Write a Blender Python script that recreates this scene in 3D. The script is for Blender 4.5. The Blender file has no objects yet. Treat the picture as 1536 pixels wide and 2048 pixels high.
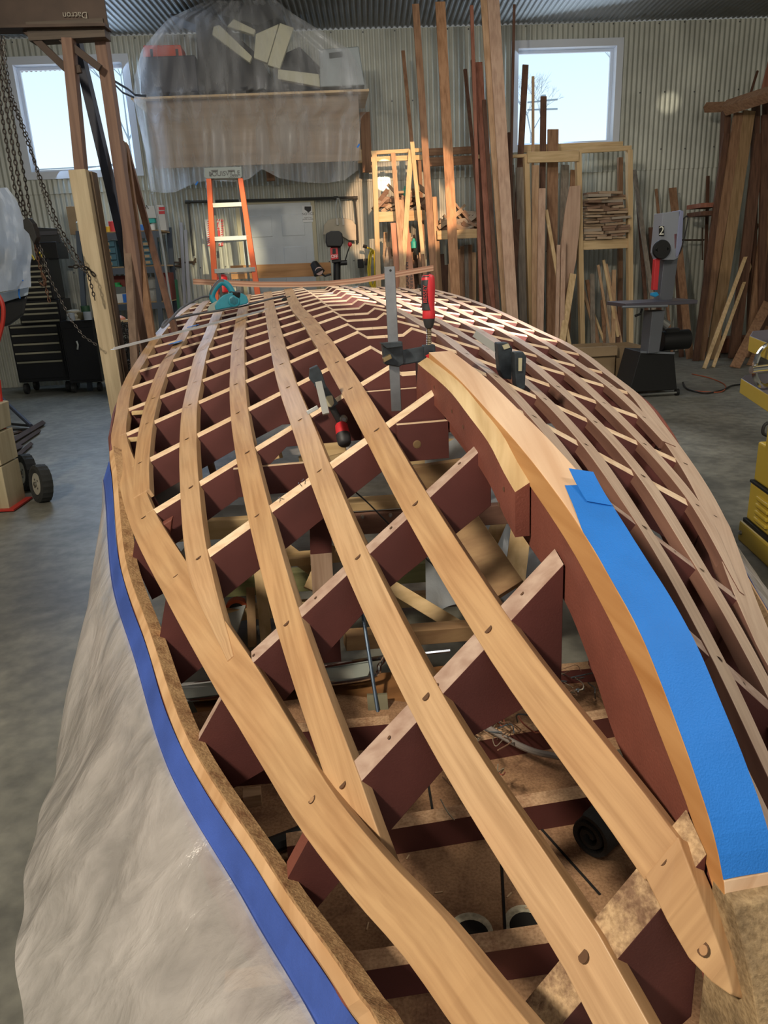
import bpy, math, random
import numpy as np
from mathutils import Vector, Matrix
rnd = random.Random(11)
F = 1480.0; H = 1.42
def basis(p, r, y):
    p, r, y = math.radians(p), math.radians(r), math.radians(y)
    fw = np.array([math.cos(p)*math.cos(y), math.cos(p)*math.sin(y), -math.sin(p)])
    rt = np.array([math.sin(y), -math.cos(y), 0.]); up = np.cross(rt, fw)
    c, s = math.cos(r), math.sin(r)
    return c*rt+s*up, -s*rt+c*up, fw
def sw(v): return np.array([-v[1], v[0], v[2]])          # forward/left/up -> x right, y forward, z up
RT, UP, FW = [sw(v) for v in basis(18.5, -2.7, 0)]
rH, uH, fH = basis(17.4, -3.276, -8.565)
CAM = np.array([0, 0, H])
def ray(px, py): return (px-768)/F*RT-(py-1024)/F*UP+FW
def at_y(px, py, Y): d = ray(px, py); return CAM+d*(Y/d[1])
def at_z(px, py, Z): d = ray(px, py); return CAM+d*((Z-H)/d[2])
def at_x(px, py, X): d = ray(px, py); return CAM+d*(X/d[0])
WALL_Y, WALL_K = 10.9, 0.063
WD = np.array([1, WALL_K, 0])/math.hypot(1, WALL_K)       # along the back wall, to the right
WN = np.array([WALL_K, -1, 0])/math.hypot(1, WALL_K)      # from the back wall into the room
def pw(px, py, off=0.0):
    d = ray(px, py); P0 = np.array([0, WALL_Y, 0])+WN*off
    return CAM+d*(((P0-CAM)@WN)/(d@WN))
def mpp(P): return float((np.asarray(P)-CAM)@FW)/F        # metres per pixel at a point
def hw(s, y, z):                                          # hull station, breadth, height -> world
    v = np.array([s, y-.5, z]); return (v@rH)*RT+(v@uH)*UP+(v@fH)*FW+CAM
HO = hw(0, .5, 0)-CAM
HX = hw(1, .5, 0)-hw(0, .5, 0); HY = hw(0, 1.5, 0)-hw(0, .5, 0); HZ = hw(0, .5, 1)-hw(0, .5, 0)
def px_s(px, py, s):                                      # picture point on the hull plane of station s
    d = (px-768)/F*rH-(py-1024)/F*uH+fH; a = d/d[0]*s
    return s, a[1]+.5, a[2]
def px_h(px, py, yk):                                     # on the plane at breadth yk
    d = (px-768)/F*rH-(py-1024)/F*uH+fH; a = d/d[1]*(yk-.5); return a[0], yk, a[2]

# ---------------------------------------------------------------- materials
MATS = {}
def nmat(name):
    m = bpy.data.materials.new(name); m.use_nodes = True
    nt = m.node_tree; return m, nt, nt.nodes['Principled BSDF'], nt.nodes.new, nt.links.new
def rgb(c): return (c[0], c[1], c[2], 1)
def plain(name, c, rough=.5, metal=0., bump=0, bscale=60, var=0., spec=.5, vscale=6.):
    if name in MATS: return MATS[name]
    m, nt, b, N, L = nmat(name)
    b.inputs['Base Color'].default_value = rgb(c); b.inputs['Roughness'].default_value = rough
    b.inputs['Metallic'].default_value = metal; b.inputs['Specular IOR Level'].default_value = spec
    tc = N('ShaderNodeTexCoord')
    if var:
        n = N('ShaderNodeTexNoise'); n.inputs['Scale'].default_value = vscale; n.inputs['Detail'].default_value = 6
        L(tc.outputs['Object'], n.inputs['Vector'])
        r = N('ShaderNodeValToRGB'); r.color_ramp.elements[0].position = .3; r.color_ramp.elements[1].position = .7
        r.color_ramp.elements[0].color = rgb([x*(1-var) for x in c]); r.color_ramp.elements[1].color = rgb([min(1, x*(1+var)) for x in c])
        L(n.outputs['Fac'], r.inputs['Fac']); L(r.outputs['Color'], b.inputs['Base Color'])
    if bump:
        n = N('ShaderNodeTexNoise'); n.inputs['Scale'].default_value = bscale; n.inputs['Detail'].default_value = 5
        L(tc.outputs['Object'], n.inputs['Vector'])
        u = N('ShaderNodeBump'); u.inputs['Strength'].default_value = bump; u.inputs['Distance'].default_value = .01
        L(n.outputs['Fac'], u.inputs['Height']); L(u.outputs['Normal'], b.inputs['Normal'])
    MATS[name] = m; return m
def wood(name, c1, c2, axis='z', rough=.6, grain=14., dust=None, blotch=.25):
    """planed timber: streaks along one axis, a few darker blotches; c1 dark, c2 light"""
    key = name+axis
    if key in MATS: return MATS[key]
    m, nt, b, N, L = nmat(key)
    tc = N('ShaderNodeTexCoord'); mp = N('ShaderNodeMapping')
    if axis == 'h':                                       # hull length direction
        mp.inputs['Rotation'].default_value = (0, 0, math.atan2(-HX[0], HX[1])*-1)
        ax = 'y'
    else: ax = axis
    sc = (1, .045, .10) if axis == 'h' else {'x': (.06, 1, 1), 'y': (1, .06, 1), 'z': (1, 1, .06)}[ax]
    mp.inputs['Scale'].default_value = sc
    L(tc.outputs['Object'], mp.inputs['Vector'])
    n = N('ShaderNodeTexNoise'); n.inputs['Scale'].default_value = grain*4; n.inputs['Detail'].default_value = 8; n.inputs['Distortion'].default_value = .25
    L(mp.outputs['Vector'], n.inputs['Vector'])
    if axis == 'h': mp.inputs['Rotation'].default_value = (0, 0, 0); L(tc.outputs['UV'], mp.inputs['Vector'])
    r = N('ShaderNodeValToRGB'); r.color_ramp.elements[0].position = .32; r.color_ramp.elements[1].position = .62
    r.color_ramp.elements[0].color = rgb(c1); r.color_ramp.elements[1].color = rgb(c2)
    L(n.outputs['Fac'], r.inputs['Fac'])
    n2 = N('ShaderNodeTexNoise'); n2.inputs['Scale'].default_value = 3.5; n2.inputs['Detail'].default_value = 3
    L(tc.outputs['Object'], n2.inputs['Vector'])
    mr = N('ShaderNodeMapRange'); mr.inputs['From Min'].default_value = .4; mr.inputs['From Max'].default_value = .7
    mr.inputs['To Max'].default_value = blotch
    L(n2.outputs['Fac'], mr.inputs['Value'])
    mx = N('ShaderNodeMixRGB'); mx.blend_type = 'MULTIPLY'; mx.inputs['Color2'].default_value = rgb(dust or (.72, .55, .45))
    L(mr.outputs['Result'], mx.inputs['Fac']); L(r.outputs['Color'], mx.inputs['Color1'])
    L(mx.outputs['Color'], b.inputs['Base Color'])
    b.inputs['Roughness'].default_value = rough; b.inputs['Specular IOR Level'].default_value = .35
    u = N('ShaderNodeBump'); u.inputs['Strength'].default_value = .12; u.inputs['Distance'].default_value = .004
    L(n.outputs['Fac'], u.inputs['Height']); L(u.outputs['Normal'], b.inputs['Normal'])
    MATS[key] = m; return m
def dusty(name, c, dustc, amount=.5, scale=9., rough=.8):
    """painted surface with sawdust lying on it"""
    if name in MATS: return MATS[name]
    m, nt, b, N, L = nmat(name)
    tc = N('ShaderNodeTexCoord')
    n = N('ShaderNodeTexNoise'); n.inputs['Scale'].default_value = scale; n.inputs['Detail'].default_value = 9; n.inputs['Roughness'].default_value = .7
    L(tc.outputs['Object'], n.inputs['Vector'])
    r = N('ShaderNodeValToRGB'); r.color_ramp.elements[0].position = .62-amount*.4; r.color_ramp.elements[1].position = .72-amount*.25
    r.color_ramp.elements[0].color = rgb(c); r.color_ramp.elements[1].color = rgb(dustc)
    L(n.outputs['Fac'], r.inputs['Fac'])
    n2 = N('ShaderNodeTexNoise'); n2.inputs['Scale'].default_value = 150; n2.inputs['Detail'].default_value = 3
    L(tc.outputs['Object'], n2.inputs['Vector'])
    mx = N('ShaderNodeMixRGB'); mx.blend_type = 'MULTIPLY'; mx.inputs['Fac'].default_value = .5
    r2 = N('ShaderNodeValToRGB'); r2.color_ramp.elements[0].position = .35; r2.color_ramp.elements[0].color = (.45, .4, .35, 1); r2.color_ramp.elements[1].position = .6
    L(n2.outputs['Fac'], r2.inputs['Fac']); L(r.outputs['Color'], mx.inputs['Color1']); L(r2.outputs['Color'], mx.inputs['Color2'])
    L(mx.outputs['Color'], b.inputs['Base Color']); b.inputs['Roughness'].default_value = rough; b.inputs['Specular IOR Level'].default_value = .2
    u = N('ShaderNodeBump'); u.inputs['Strength'].default_value = .5; u.inputs['Distance'].default_value = .004
    L(n2.outputs['Fac'], u.inputs['Height']); L(u.outputs['Normal'], b.inputs['Normal'])
    MATS[name] = m; return m
def sheet_plastic(name, tint=(.85, .86, .84), see=.35, rough=.3, scale=3.):
    if name in MATS: return MATS[name]
    m, nt, b, N, L = nmat(name)
    out = nt.nodes['Material Output']
    b.inputs['Base Color'].default_value = rgb(tint); b.inputs['Roughness'].default_value = rough; b.inputs['Specular IOR Level'].default_value = .7
    tr = N('ShaderNodeBsdfTransparent'); tl = N('ShaderNodeBsdfTranslucent'); tl.inputs['Color'].default_value = rgb(tint)
    m1 = N('ShaderNodeMixShader'); m1.inputs['Fac'].default_value = .45
    L(b.outputs['BSDF'], m1.inputs[1]); L(tl.outputs['BSDF'], m1.inputs[2])
    tc = N('ShaderNodeTexCoord'); mp = N('ShaderNodeMapping'); mp.inputs['Scale'].default_value = (1, 1, .16)
    L(tc.outputs['Object'], mp.inputs['Vector'])
    n = N('ShaderNodeTexNoise'); n.inputs['Scale'].default_value = scale; n.inputs['Detail'].default_value = 8; n.inputs['Distortion'].default_value = .35
    L(mp.outputs['Vector'], n.inputs['Vector'])
    mr = N('ShaderNodeMapRange'); mr.inputs['From Min'].default_value = .35; mr.inputs['From Max'].default_value = .65
    mr.inputs['To Min'].default_value = see+.18; mr.inputs['To Max'].default_value = max(0, see-.18)
    L(n.outputs['Fac'], mr.inputs['Value'])
    m2 = N('ShaderNodeMixShader'); L(mr.outputs['Result'], m2.inputs['Fac']); L(m1.outputs['Shader'], m2.inputs[1]); L(tr.outputs['BSDF'], m2.inputs[2])
    u = N('ShaderNodeBump'); u.inputs['Strength'].default_value = .6; u.inputs['Distance'].default_value = .05
    L(n.outputs['Fac'], u.inputs['Height']); L(u.outputs['Normal'], b.inputs['Normal'])
    L(m2.outputs['Shader'], out.inputs['Surface'])
    MATS[name] = m; return m
def glow(name, c, st):
    m, nt, b, N, L = nmat(name); b.inputs['Base Color'].default_value = rgb(c)
    b.inputs['Emission Color'].default_value = rgb(c); b.inputs['Emission Strength'].default_value = st
    MATS[name] = m; return m

# ---------------------------------------------------------------- mesh builder and scene helpers
WL = {}
class MB:
    def __init__(s): s.v = []; s.f = []; s.m = []; s.k = 0; s.uv = {}
    def mat(s, k): s.k = k; return s
    def face(s, ids): s.f.append(tuple(ids)); s.m.append(s.k)
    def add(s, pts): i = len(s.v); s.v += [tuple(map(float, p)) for p in pts]; return i
    def box(s, c, a, b, d):                               # centre, three half vectors
        c, a, b, d = map(np.asarray, (c, a, b, d))
        i = s.add([c+x*a+y*b+z*d for x in (-1, 1) for y in (-1, 1) for z in (-1, 1)])
        for q in ((0, 1, 3, 2), (4, 6, 7, 5), (0, 4, 5, 1), (2, 3, 7, 6), (0, 2, 6, 4), (1, 5, 7, 3)): s.face([i+t for t in q])
        return s
    def abox(s, x0, x1, y0, y1, z0, z1):
        return s.box(((x0+x1)/2, (y0+y1)/2, (z0+z1)/2), ((x1-x0)/2, 0, 0), (0, (y1-y0)/2, 0), (0, 0, (z1-z0)/2))
    def wbox(s, P, wx, wd, wz, along=WD, depth=None, u=(0, 0, 1)):   # P = bottom centre; along/normal/up half extents
        P = np.asarray(P, float); n = WN if depth is None else depth; u = np.asarray(u, float)
        return s.box(P+u*wz, np.asarray(along)*wx, np.asarray(n)*wd, u*wz)
    def prism(s, pts, ext):
        pts = [np.asarray(p, float) for p in pts]; ext = np.asarray(ext, float); n = len(pts)
        i = s.add([p-ext for p in pts]+[p+ext for p in pts])
        s.face(list(range(i, i+n))[::-1]); s.face(range(i+n, i+2*n))
        for k in range(n): j = (k+1) % n; s.face((i+k, i+j, i+n+j, i+n+k))
        return s
    def loft(s, rings, closed=True, caps=True):
        n = len(rings[0]); ids = [s.add(r) for r in rings]
        for a, b in zip(ids, ids[1:]):
            for k in range(n if closed else n-1): j = (k+1) % n; s.face((a+k, a+j, b+j, b+k))
        if caps and closed: s.face(list(range(ids[0], ids[0]+n))[::-1]); s.face(range(ids[-1], ids[-1]+n))
        return s
    def tube(s, pts, r, n=8, caps=True):
        pts = [np.asarray(p, float) for p in pts]; R = r if isinstance(r, (list, tuple)) else [r]*len(pts); rings = []
        prev = None
        for k, p in enumerate(pts):
            t = pts[min(k+1, len(pts)-1)]-pts[max(k-1, 0)]; t = t/(np.linalg.norm(t)+1e-12)
            if prev is None:
                a = np.cross(t, (0, 0, 1));
                if np.linalg.norm(a) < .1: a = np.cross(t, (1, 0, 0))
            else: a = prev-t*(prev@t)
            a = a/np.linalg.norm(a); b = np.cross(t, a); prev = a
            rings.append([p+R[k]*(math.cos(2*math.pi*q/n)*a+math.sin(2*math.pi*q/n)*b) for q in range(n)])
        return s.loft(rings, True, caps)
    def disc(s, c, nrm, r, n=12, r2=None, sq=None):
        nrm = np.asarray(nrm, float)/np.linalg.norm(nrm); a = np.cross(nrm, (0, 0, 1)) if sq is None else np.asarray(sq, float)
        if np.linalg.norm(a) < .1: a = np.cross(nrm, (1, 0, 0))
        a = a/np.linalg.norm(a); b = np.cross(nrm, a)
        i = s.add([np.asarray(c)+r*math.cos(2*math.pi*q/n)*a+(r2 or r)*math.sin(2*math.pi*q/n)*b for q in range(n)]); s.face(range(i, i+n)); return s
    def lathe(s, base, axis, prof, n=16):                 # prof: (dist along axis, radius)
        base = np.asarray(base, float); ax = np.asarray(axis, float)/np.linalg.norm(axis)
        return s.tube([base+ax*h for h, _ in prof], [max(r, 1e-4) for _, r in prof], n)
    def grid(s, fn, nu, nv, flip=False):
        i = s.add([fn(u/(nu-1), v/(nv-1)) for u in range(nu) for v in range(nv)])
        for u in range(nu-1):
            for v in range(nv-1):
                q = (i+u*nv+v, i+(u+1)*nv+v, i+(u+1)*nv+v+1, i+u*nv+v+1); s.face(q[::-1] if flip else q)
        return s
    def build(s, name, mats, parent=None, smooth=False, bevel=0, solid=0, label=None):
        V = np.array(s.v); lo, hi = V.min(0), V.max(0); o = np.array([(lo[0]+hi[0])/2, (lo[1]+hi[1])/2, lo[2]])
        me = bpy.data.meshes.new(name); me.from_pydata([tuple(p) for p in (V-o)], [], s.f)
        mats = mats if isinstance(mats, (list, tuple)) else [mats]
        for m in mats: me.materials.append(m)
        me.polygons.foreach_set('material_index', s.m)
        if smooth: me.polygons.foreach_set('use_smooth', [True]*len(me.polygons))
        if any(m.name.endswith('h') and m.name[:-1]+'h' in MATS for m in mats):
            ul = me.uv_layers.new(name='grain'); sx = abs(hash(name)) % 7
            for lo_ in me.loops:
                q = s.uv.get(lo_.vertex_index)
                if q is None: p = V[lo_.vertex_index]-CAM; q = (float(p@HY+p@HZ*.7), float(p@HX))
                ul.data[lo_.index].uv = q
        me.validate(); me.update()
        import bmesh
        bm = bmesh.new(); bm.from_mesh(me); bmesh.ops.recalc_face_normals(bm, faces=bm.faces); bm.to_mesh(me); bm.free()
        ob = bpy.data.objects.new(name, me); bpy.context.scene.collection.objects.link(ob)
        WL[ob] = o
        if parent is not None: ob.parent = parent; ob.location = tuple(o-WL[parent])
        else: ob.location = tuple(o)
        if smooth:
            md = ob.modifiers.new('es', 'EDGE_SPLIT'); md.split_angle = math.radians(40)
        if solid: md = ob.modifiers.new('so', 'SOLIDIFY'); md.thickness = solid
        if bevel: md = ob.modifiers.new('bv', 'BEVEL'); md.width = bevel; md.segments = 2; md.limit_method = 'ANGLE'
        if label: ob['label'] = label
        return ob
def thing(name, label, cat, loc, group=None):
    o = bpy.data.objects.new(name, None); bpy.context.scene.collection.objects.link(o)
    o.empty_display_size = .1; o.location = tuple(map(float, loc)); WL[o] = np.array(loc, float)
    o['label'] = label; o['category'] = cat
    if group: o['group'] = group
    return o
def tag(o, label, cat, group=None, kind=None):
    o['label'] = label; o['category'] = cat
    if group: o['group'] = group
    if kind: o['kind'] = kind
    return o
def struct(o, label=None): 
    o['kind'] = 'structure'
    if label: o['label'] = label
    return o
def text(name, body, P, right, up, size, mat, parent, off=.001):
    """lettering as flat mesh, placed by the middle of the text"""
    cu = bpy.data.curves.new(name, 'FONT'); cu.body = body; cu.size = size; cu.align_x = 'CENTER'; cu.align_y = 'CENTER'
    tmp = bpy.data.objects.new(name, cu); me = bpy.data.meshes.new_from_object(tmp); bpy.data.objects.remove(tmp)
    me.materials.clear(); me.materials.append(mat)
    ob = bpy.data.objects.new(name, me); bpy.context.scene.collection.objects.link(ob)
    r = np.asarray(right, float); r = r/np.linalg.norm(r); u = np.asarray(up, float); u = u-r*(u@r); u = u/np.linalg.norm(u); n = np.cross(r, u)
    P = np.asarray(P, float)+n*off
    M = Matrix(((r[0], u[0], n[0], P[0]), (r[1], u[1], n[1], P[1]), (r[2], u[2], n[2], P[2]), (0, 0, 0, 1)))
    ob.parent = parent
    ob.matrix_local = Matrix.Translation(tuple(-WL[parent])) @ M
    return ob
def interp(xs, ys):
    xs = np.array(xs, float); ys = np.array(ys, float)
    h = np.diff(xs); d = np.diff(ys)/h; m = np.zeros(len(xs)); m[0] = d[0]; m[-1] = d[-1]
    for i in range(1, len(xs)-1):
        m[i] = 0 if d[i-1]*d[i] <= 0 else (h[i-1]+h[i])/((2*h[i]+h[i-1])/3/d[i-1]+(h[i]+2*h[i-1])/3/d[i])*1.0
        if d[i-1]*d[i] > 0: m[i] = (h[i-1]+h[i])/(((2*h[i]+h[i-1])/3)/d[i-1]/1+((h[i]+2*h[i-1])/3)/d[i]/1)
    def g(x):
        if x <= xs[0]: return float(ys[0]+m[0]*(x-xs[0]))
        if x >= xs[-1]: return float(ys[-1]+m[-1]*(x-xs[-1]))
        i = int(np.searchsorted(xs, x))-1; t = (x-xs[i])/h[i]
        return float((2*t**3-3*t*t+1)*ys[i]+(t**3-2*t*t+t)*h[i]*m[i]+(-2*t**3+3*t*t)*ys[i+1]+(t**3-t*t)*h[i]*m[i+1])
    return g

# ---------------------------------------------------------------- camera
cam = bpy.data.cameras.new('camera'); cam.sensor_fit = 'HORIZONTAL'; cam.sensor_width = 36; cam.lens = 36*F/1536
cam.clip_start = .02; cam.clip_end = 300
co = bpy.data.objects.new('camera', cam); bpy.context.scene.collection.objects.link(co)
co.matrix_world = Matrix(((RT[0], UP[0], -FW[0], 0), (RT[1], UP[1], -FW[1], 0), (RT[2], UP[2], -FW[2], H), (0, 0, 0, 1)))
bpy.context.scene.camera = co
bpy.context.scene.view_settings.view_transform = 'Standard'
# ================================================================ THE BOAT (upside-down hull framework)
c_ = interp([.60, .68, 1.12, 1.52, 1.92, 2.30, 2.68, 3.015, 3.345, 3.675, 3.97, 4.325, 4.62, 5.2, 6.0, 6.5],
            [-.655, -.600, -.427, -.306, -.246, -.196, -.174, -.147, -.137, -.119, -.106, -.091, -.076, -.050, -.020, -.005])
m_ = interp([.60, .68, 1.12, 1.52, 1.92, 2.30, 2.68, 3.015, 3.345, 3.675, 3.97, 4.325, 4.62, 5.2, 6.0, 6.5],
            [1.27, 1.265, .985, .813, .606, .51, .414, .353, .305, .265, .235, .215, .197, .155, .11, .09])
def surf(s, y): return c_(s)-m_(s)*abs(y)
chine_y = interp([1.12, 1.52, 1.92, 2.3, 2.68, 3.015, 3.345, 3.675, 4.325, 5.2, 6.0, 6.5], [.482, .625, .79, .917, 1.012, 1.088, 1.121, 1.147, 1.15, 1.12, 1.05, 1.0])
BT = {  # batten centre lines: station -> breadth
 1: ([.68, 1.12, 1.52, 1.92, 2.3, 2.68, 3.015, 3.7, 4.6, 6.5], [.078, .156, .201, .222, .235, .240, .245, .248, .262, .225]),
 2: ([.55, .68, 1.12, 1.52, 1.92, 2.3, 2.68, 3.015, 3.7, 4.6, 6.5], [.15, .177, .28, .341, .379, .401, .417, .424, .422, .418, .395]),
 3: ([.78, 1.12, 1.52, 1.92, 2.3, 2.68, 3.015, 3.7, 4.6, 6.5], [.345, .431, .501, .549, .579, .598, .605, .608, .602, .563]),
 4: ([1.56, 1.92, 2.3, 2.68, 3.015, 3.7, 4.6, 6.5], [.640, .725, .762, .787, .797, .798, .78, .740]),
 5: ([2.45, 2.68, 3.015, 3.345, 3.7, 4.6, 6.5], [.935, .958, .974, .984, .983, .955, .90])}
MAH = [wood('batten wood pale', (.43, .27, .145), (.58, .385, .22), 'h', .45, 22, dust=(.86, .70, .60), blotch=.35),
       wood('batten wood warm', (.40, .235, .115), (.54, .34, .175), 'h', .55, 22, dust=(.84, .66, .54), blotch=.4)]
MAHR = wood('batten wood ashen', (.50, .36, .27), (.62, .47, .36), 'h', .55, 22, dust=(.88, .76, .70), blotch=.35)  # greyer copy for the right-hand battens, shade put into the colour
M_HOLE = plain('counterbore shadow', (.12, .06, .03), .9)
M_OX = plain('oxblood primer', (.105, .030, .026), .62, var=.22, vscale=5, bump=.08, bscale=300)
M_OX2 = plain('red brown primer', (.19, .058, .040), .6, var=.2, vscale=7, bump=.15, bscale=220)
M_FTOP = wood('sanded frame edge', (.66, .46, .29), (.84, .66, .47), 'x', .6, 12)
M_FTOPD = wood('dusty frame edge', (.34, .22, .17), (.50, .37, .30), 'x', .8, 9)
M_SIDE = wood('batten side stained', (.12, .055, .04), (.20, .10, .07), 'h', .7, 9)  # red-brown right-hand sides, colour darkened to offset the lamp on the left
M_DUST = dusty('sawdusted rail', (.25, .12, .06), (.52, .33, .17), .75, 22)
M_KEEL = wood('keel mahogany', (.40, .17, .05), (.60, .32, .13), 'h', .5, 7, blotch=.2)
M_KTOP = wood('keel top planed', (.62, .40, .25), (.78, .56, .38), 'h', .55, 8, blotch=.1)
boat = thing('boat_hull', 'upside-down wooden boat hull framework of dark red frames and pale mahogany battens', 'boat', hw(3.4, 0, -1.35))

def hull_path(mb, ss, yf, zf, w, th, side=1, mtop=0, mside=0, wf=None):
    rings = []
    for s in ss:
        y = yf(s); m = m_(s); z = zf(s, y); W = (wf(s) if wf else w)/2
        L = math.hypot(1, m); ty, tz = 1/L, -m/L; ny, nz = m/L, 1/L
        pts = [(y-W*ty, z-W*tz), (y+W*ty, z+W*tz), (y+W*ty-th*ny, z+W*tz-th*nz), (y-W*ty-th*ny, z-W*tz-th*nz)]
        if side < 0: pts = [(-a, b) for a, b in pts]
        rings.append([hw(s, a, b) for a, b in pts])
    ids = [mb.add(r) for r in rings]; hull_path.n = getattr(hull_path, 'n', 0)+1
    for a, s in zip(ids, ss):
        for q, v in enumerate((-.03, .03, .05, -.05)): mb.uv[a+q] = (v+hull_path.n*.37+.02*math.sin(2.3*s+hull_path.n), s)
    for a, b in zip(ids, ids[1:]):
        for k in range(4):
            mb.mat(mtop if k == 0 else mside); j = (k+1) % 4; mb.face((a+k, a+j, b+j, b+k))
    mb.mat(mside); mb.face([ids[0]+k for k in range(4)][::-1]); mb.face([ids[-1]+k for k in range(4)])
ST = [.68, 1.12, 1.52, 1.92, 2.30, 2.68, 3.015, 3.345, 3.675, 3.97, 4.325, 4.62, 4.90, 5.2, 5.5, 5.8, 6.1, 6.38]
def holes(mb, yf, w, side, s0, s1, mi=2, hr=.0085):
    for s in ST:
        if s < s0 or s > s1 or s > 4.4: continue
        y = yf(s); z = surf(s, y); L = math.hypot(1, m_(s)); n = HY*side*m_(s)/L+HZ/L
        jy = rnd.uniform(-.006, .006)
        P = hw(s+rnd.uniform(-.004, .004), side*(y+jy), z-m_(s)*jy)+n*.0006
        mb.mat(mi).disc(P, n, hr, 14, sq=HX)
        if s < 2.5: mb.mat(mi+1).disc(P+n*.0004+HX*-.0022-HY*.001, n, hr*.72, 12, sq=HX)
M_PLUG = plain('hole floor wood', (.42, .24, .12), .8)
for side in (1, -1):
    for k in BT:
        xs, ys = BT[k]; yf = interp(xs, ys); s0 = xs[0]
        if k == 1: s0 = .68
        ss = [s0+.0+i*(6.5-s0)/90 for i in range(91)]
        mb = MB()
        def wf(s, k=k):
            w = .068 if k != 5 else .062
            if k == 3: w = min(w, .012+.056*max(0, (s-.78)/.34)) if s < 1.12 else w
            if k == 4: w = min(w, .02+.05*max(0, (s-1.56)/.3)) if s < 1.86 else w
            return w
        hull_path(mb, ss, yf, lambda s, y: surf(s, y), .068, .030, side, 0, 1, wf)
        if k == 1:                                         # forward end runs down to a point on the stem
            rings = []
            for (px, py, st, w) in ((1322, 1712, .68, .066), (1362, 1804, .64, .060), (1400, 1885, .61, .048), (1436, 1945, .585, .028), (1463, 1988, .57, .004)):
                _, y, z = px_s(px, py, st); t = np.array([.55, -.84]) if st < .68 else np.array([.62, -.785])
                A, B = np.array([y, z])-t*w/2, np.array([y, z])+t*w/2; n = np.array([-t[1], t[0]])*.028
                rings.append([hw(st, side*q[0], q[1]) for q in (A, B, B-n, A-n)])
            mb.mat(0).loft(rings)
            P = hw(*px_s(1408, 1898, .605)) if side > 0 else None
            if side > 0: nn = HY*.785+HZ*.62-HX*.25; mb.mat(2).disc(P+nn*.003, nn, .0085, 14, sq=HX); mb.mat(3).disc(P+nn*.0035-HX*.002, nn, .006, 12, sq=HX)
        holes(mb, yf, .068, side, s0, 6.4)
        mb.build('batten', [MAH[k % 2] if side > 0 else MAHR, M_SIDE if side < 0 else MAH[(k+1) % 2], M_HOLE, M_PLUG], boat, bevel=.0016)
    # chine plank: the wide outer strake the shorter battens die into
    near = [px_s(*q) for q in ((1075, 2185, .47), (985, 2060, .56), (937, 1998, .62), (848, 1878, .74), (733, 1750, .90), (620, 1603, 1.12), (540, 1470, 1.32), (468, 1362, 1.52))]
    far = [(s, chine_y(s)) for s in (1.92, 2.3, 2.68, 3.015, 3.345, 3.675, 4.325, 5.2, 6.0, 6.5)]
    yc = interp([a[0] for a in near]+[a for a, _ in far], [a[1] for a in near]+[b for _, b in far])
    zn = interp([a[0] for a in near]+[1.92, 2.3], [a[2] for a in near]+[surf(1.92, chine_y(1.92)), surf(2.3, chine_y(2.3))])
    def zch(s, y): return zn(s) if s < 1.12 else max(zn(s) if s < 1.92 else -9, surf(s, y)-.004)
    mb = MB(); ss = [.47+i*6.03/110 for i in range(111)]
    hull_path(mb, ss, yc, zch, .08, .036, side, 0, 1, lambda s: float(np.interp(s, [.56, 1.1, 1.5, 1.9, 2.6, 3.2], [.074, .090, .110, .100, .082, .062])))
    for s in (1.12, 1.92, 2.3):
        y = yc(s); L = math.hypot(1, m_(s)); n = HY*side*m_(s)/L+HZ/L; P = hw(s, side*(y-.004), zch(s, y)+.004*m_(s))+n*.0008
        mb.mat(2).disc(P, n, .009, 14, sq=HX); mb.mat(3).disc(P+n*.0004-HX*.002, n, .0065, 12, sq=HX)
    mb.build('chine_plank', [MAH[1] if side > 0 else MAHR, M_SIDE if side < 0 else MAH[1], M_HOLE, M_PLUG], boat, bevel=.002)

# sheer rail below the chine: two laminations, covered with sawdust
RAIL_IN = [(.55, .40, -.93), (.7, .425, -.905), (.8, .447, -.955), (1.12, .560, -1.02), (1.52, .742, -.965), (1.92, .862, -.885), (2.3, .975, -.78), (2.68, 1.035, -.60), (2.9, 1.075, -.545), (3.4, 1.12, -.47)]
ry = interp([a[0] for a in RAIL_IN], [a[1] for a in RAIL_IN]); rz = interp([a[0] for a in RAIL_IN], [a[2] for a in RAIL_IN])
for side in (1, -1):
    mb = MB(); rings = []; rings2 = []
    for i in range(60):
        s = .5+i*(2.38 if side > 0 else 1.75)/59; y, z = ry(s), rz(s)
        rings.append([hw(s, side*(y+a), z+b) for a, b in ((-.022, -.012), (.012, .006), (.014, -.045), (-.02, -.055))])
        rings2.append([hw(s, side*(y+a), z+b) for a, b in ((.012, -.004), (.030, -.014), (.032, -.06), (.014, -.06))])
    mb.loft(rings); mb.mat(1).loft(rings2)
    mb.build('sheer_rail', [M_DUST, wood('rail outer lamination', (.45, .26, .12), (.62, .40, .22), 'h', .8, 10)], boat)
    # topside planking under the tape and plastic
    pl = MB()
    def pf(u, v):
        s = .35+u*6.1; y = max(ry(s) if s < 3.2 else chine_y(s)+.03, .2)+.032; z = (rz(s) if s < 3.2 else surf(s, chine_y(s))-.06)-.02
        return hw(s, side*(y-.02*v+.02*math.sin(3*v)), z-v*.42)
    pl.grid(pf, 60, 6); pl.build('topside_planking', M_OX2, boat, solid=.012, smooth=True)

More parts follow.
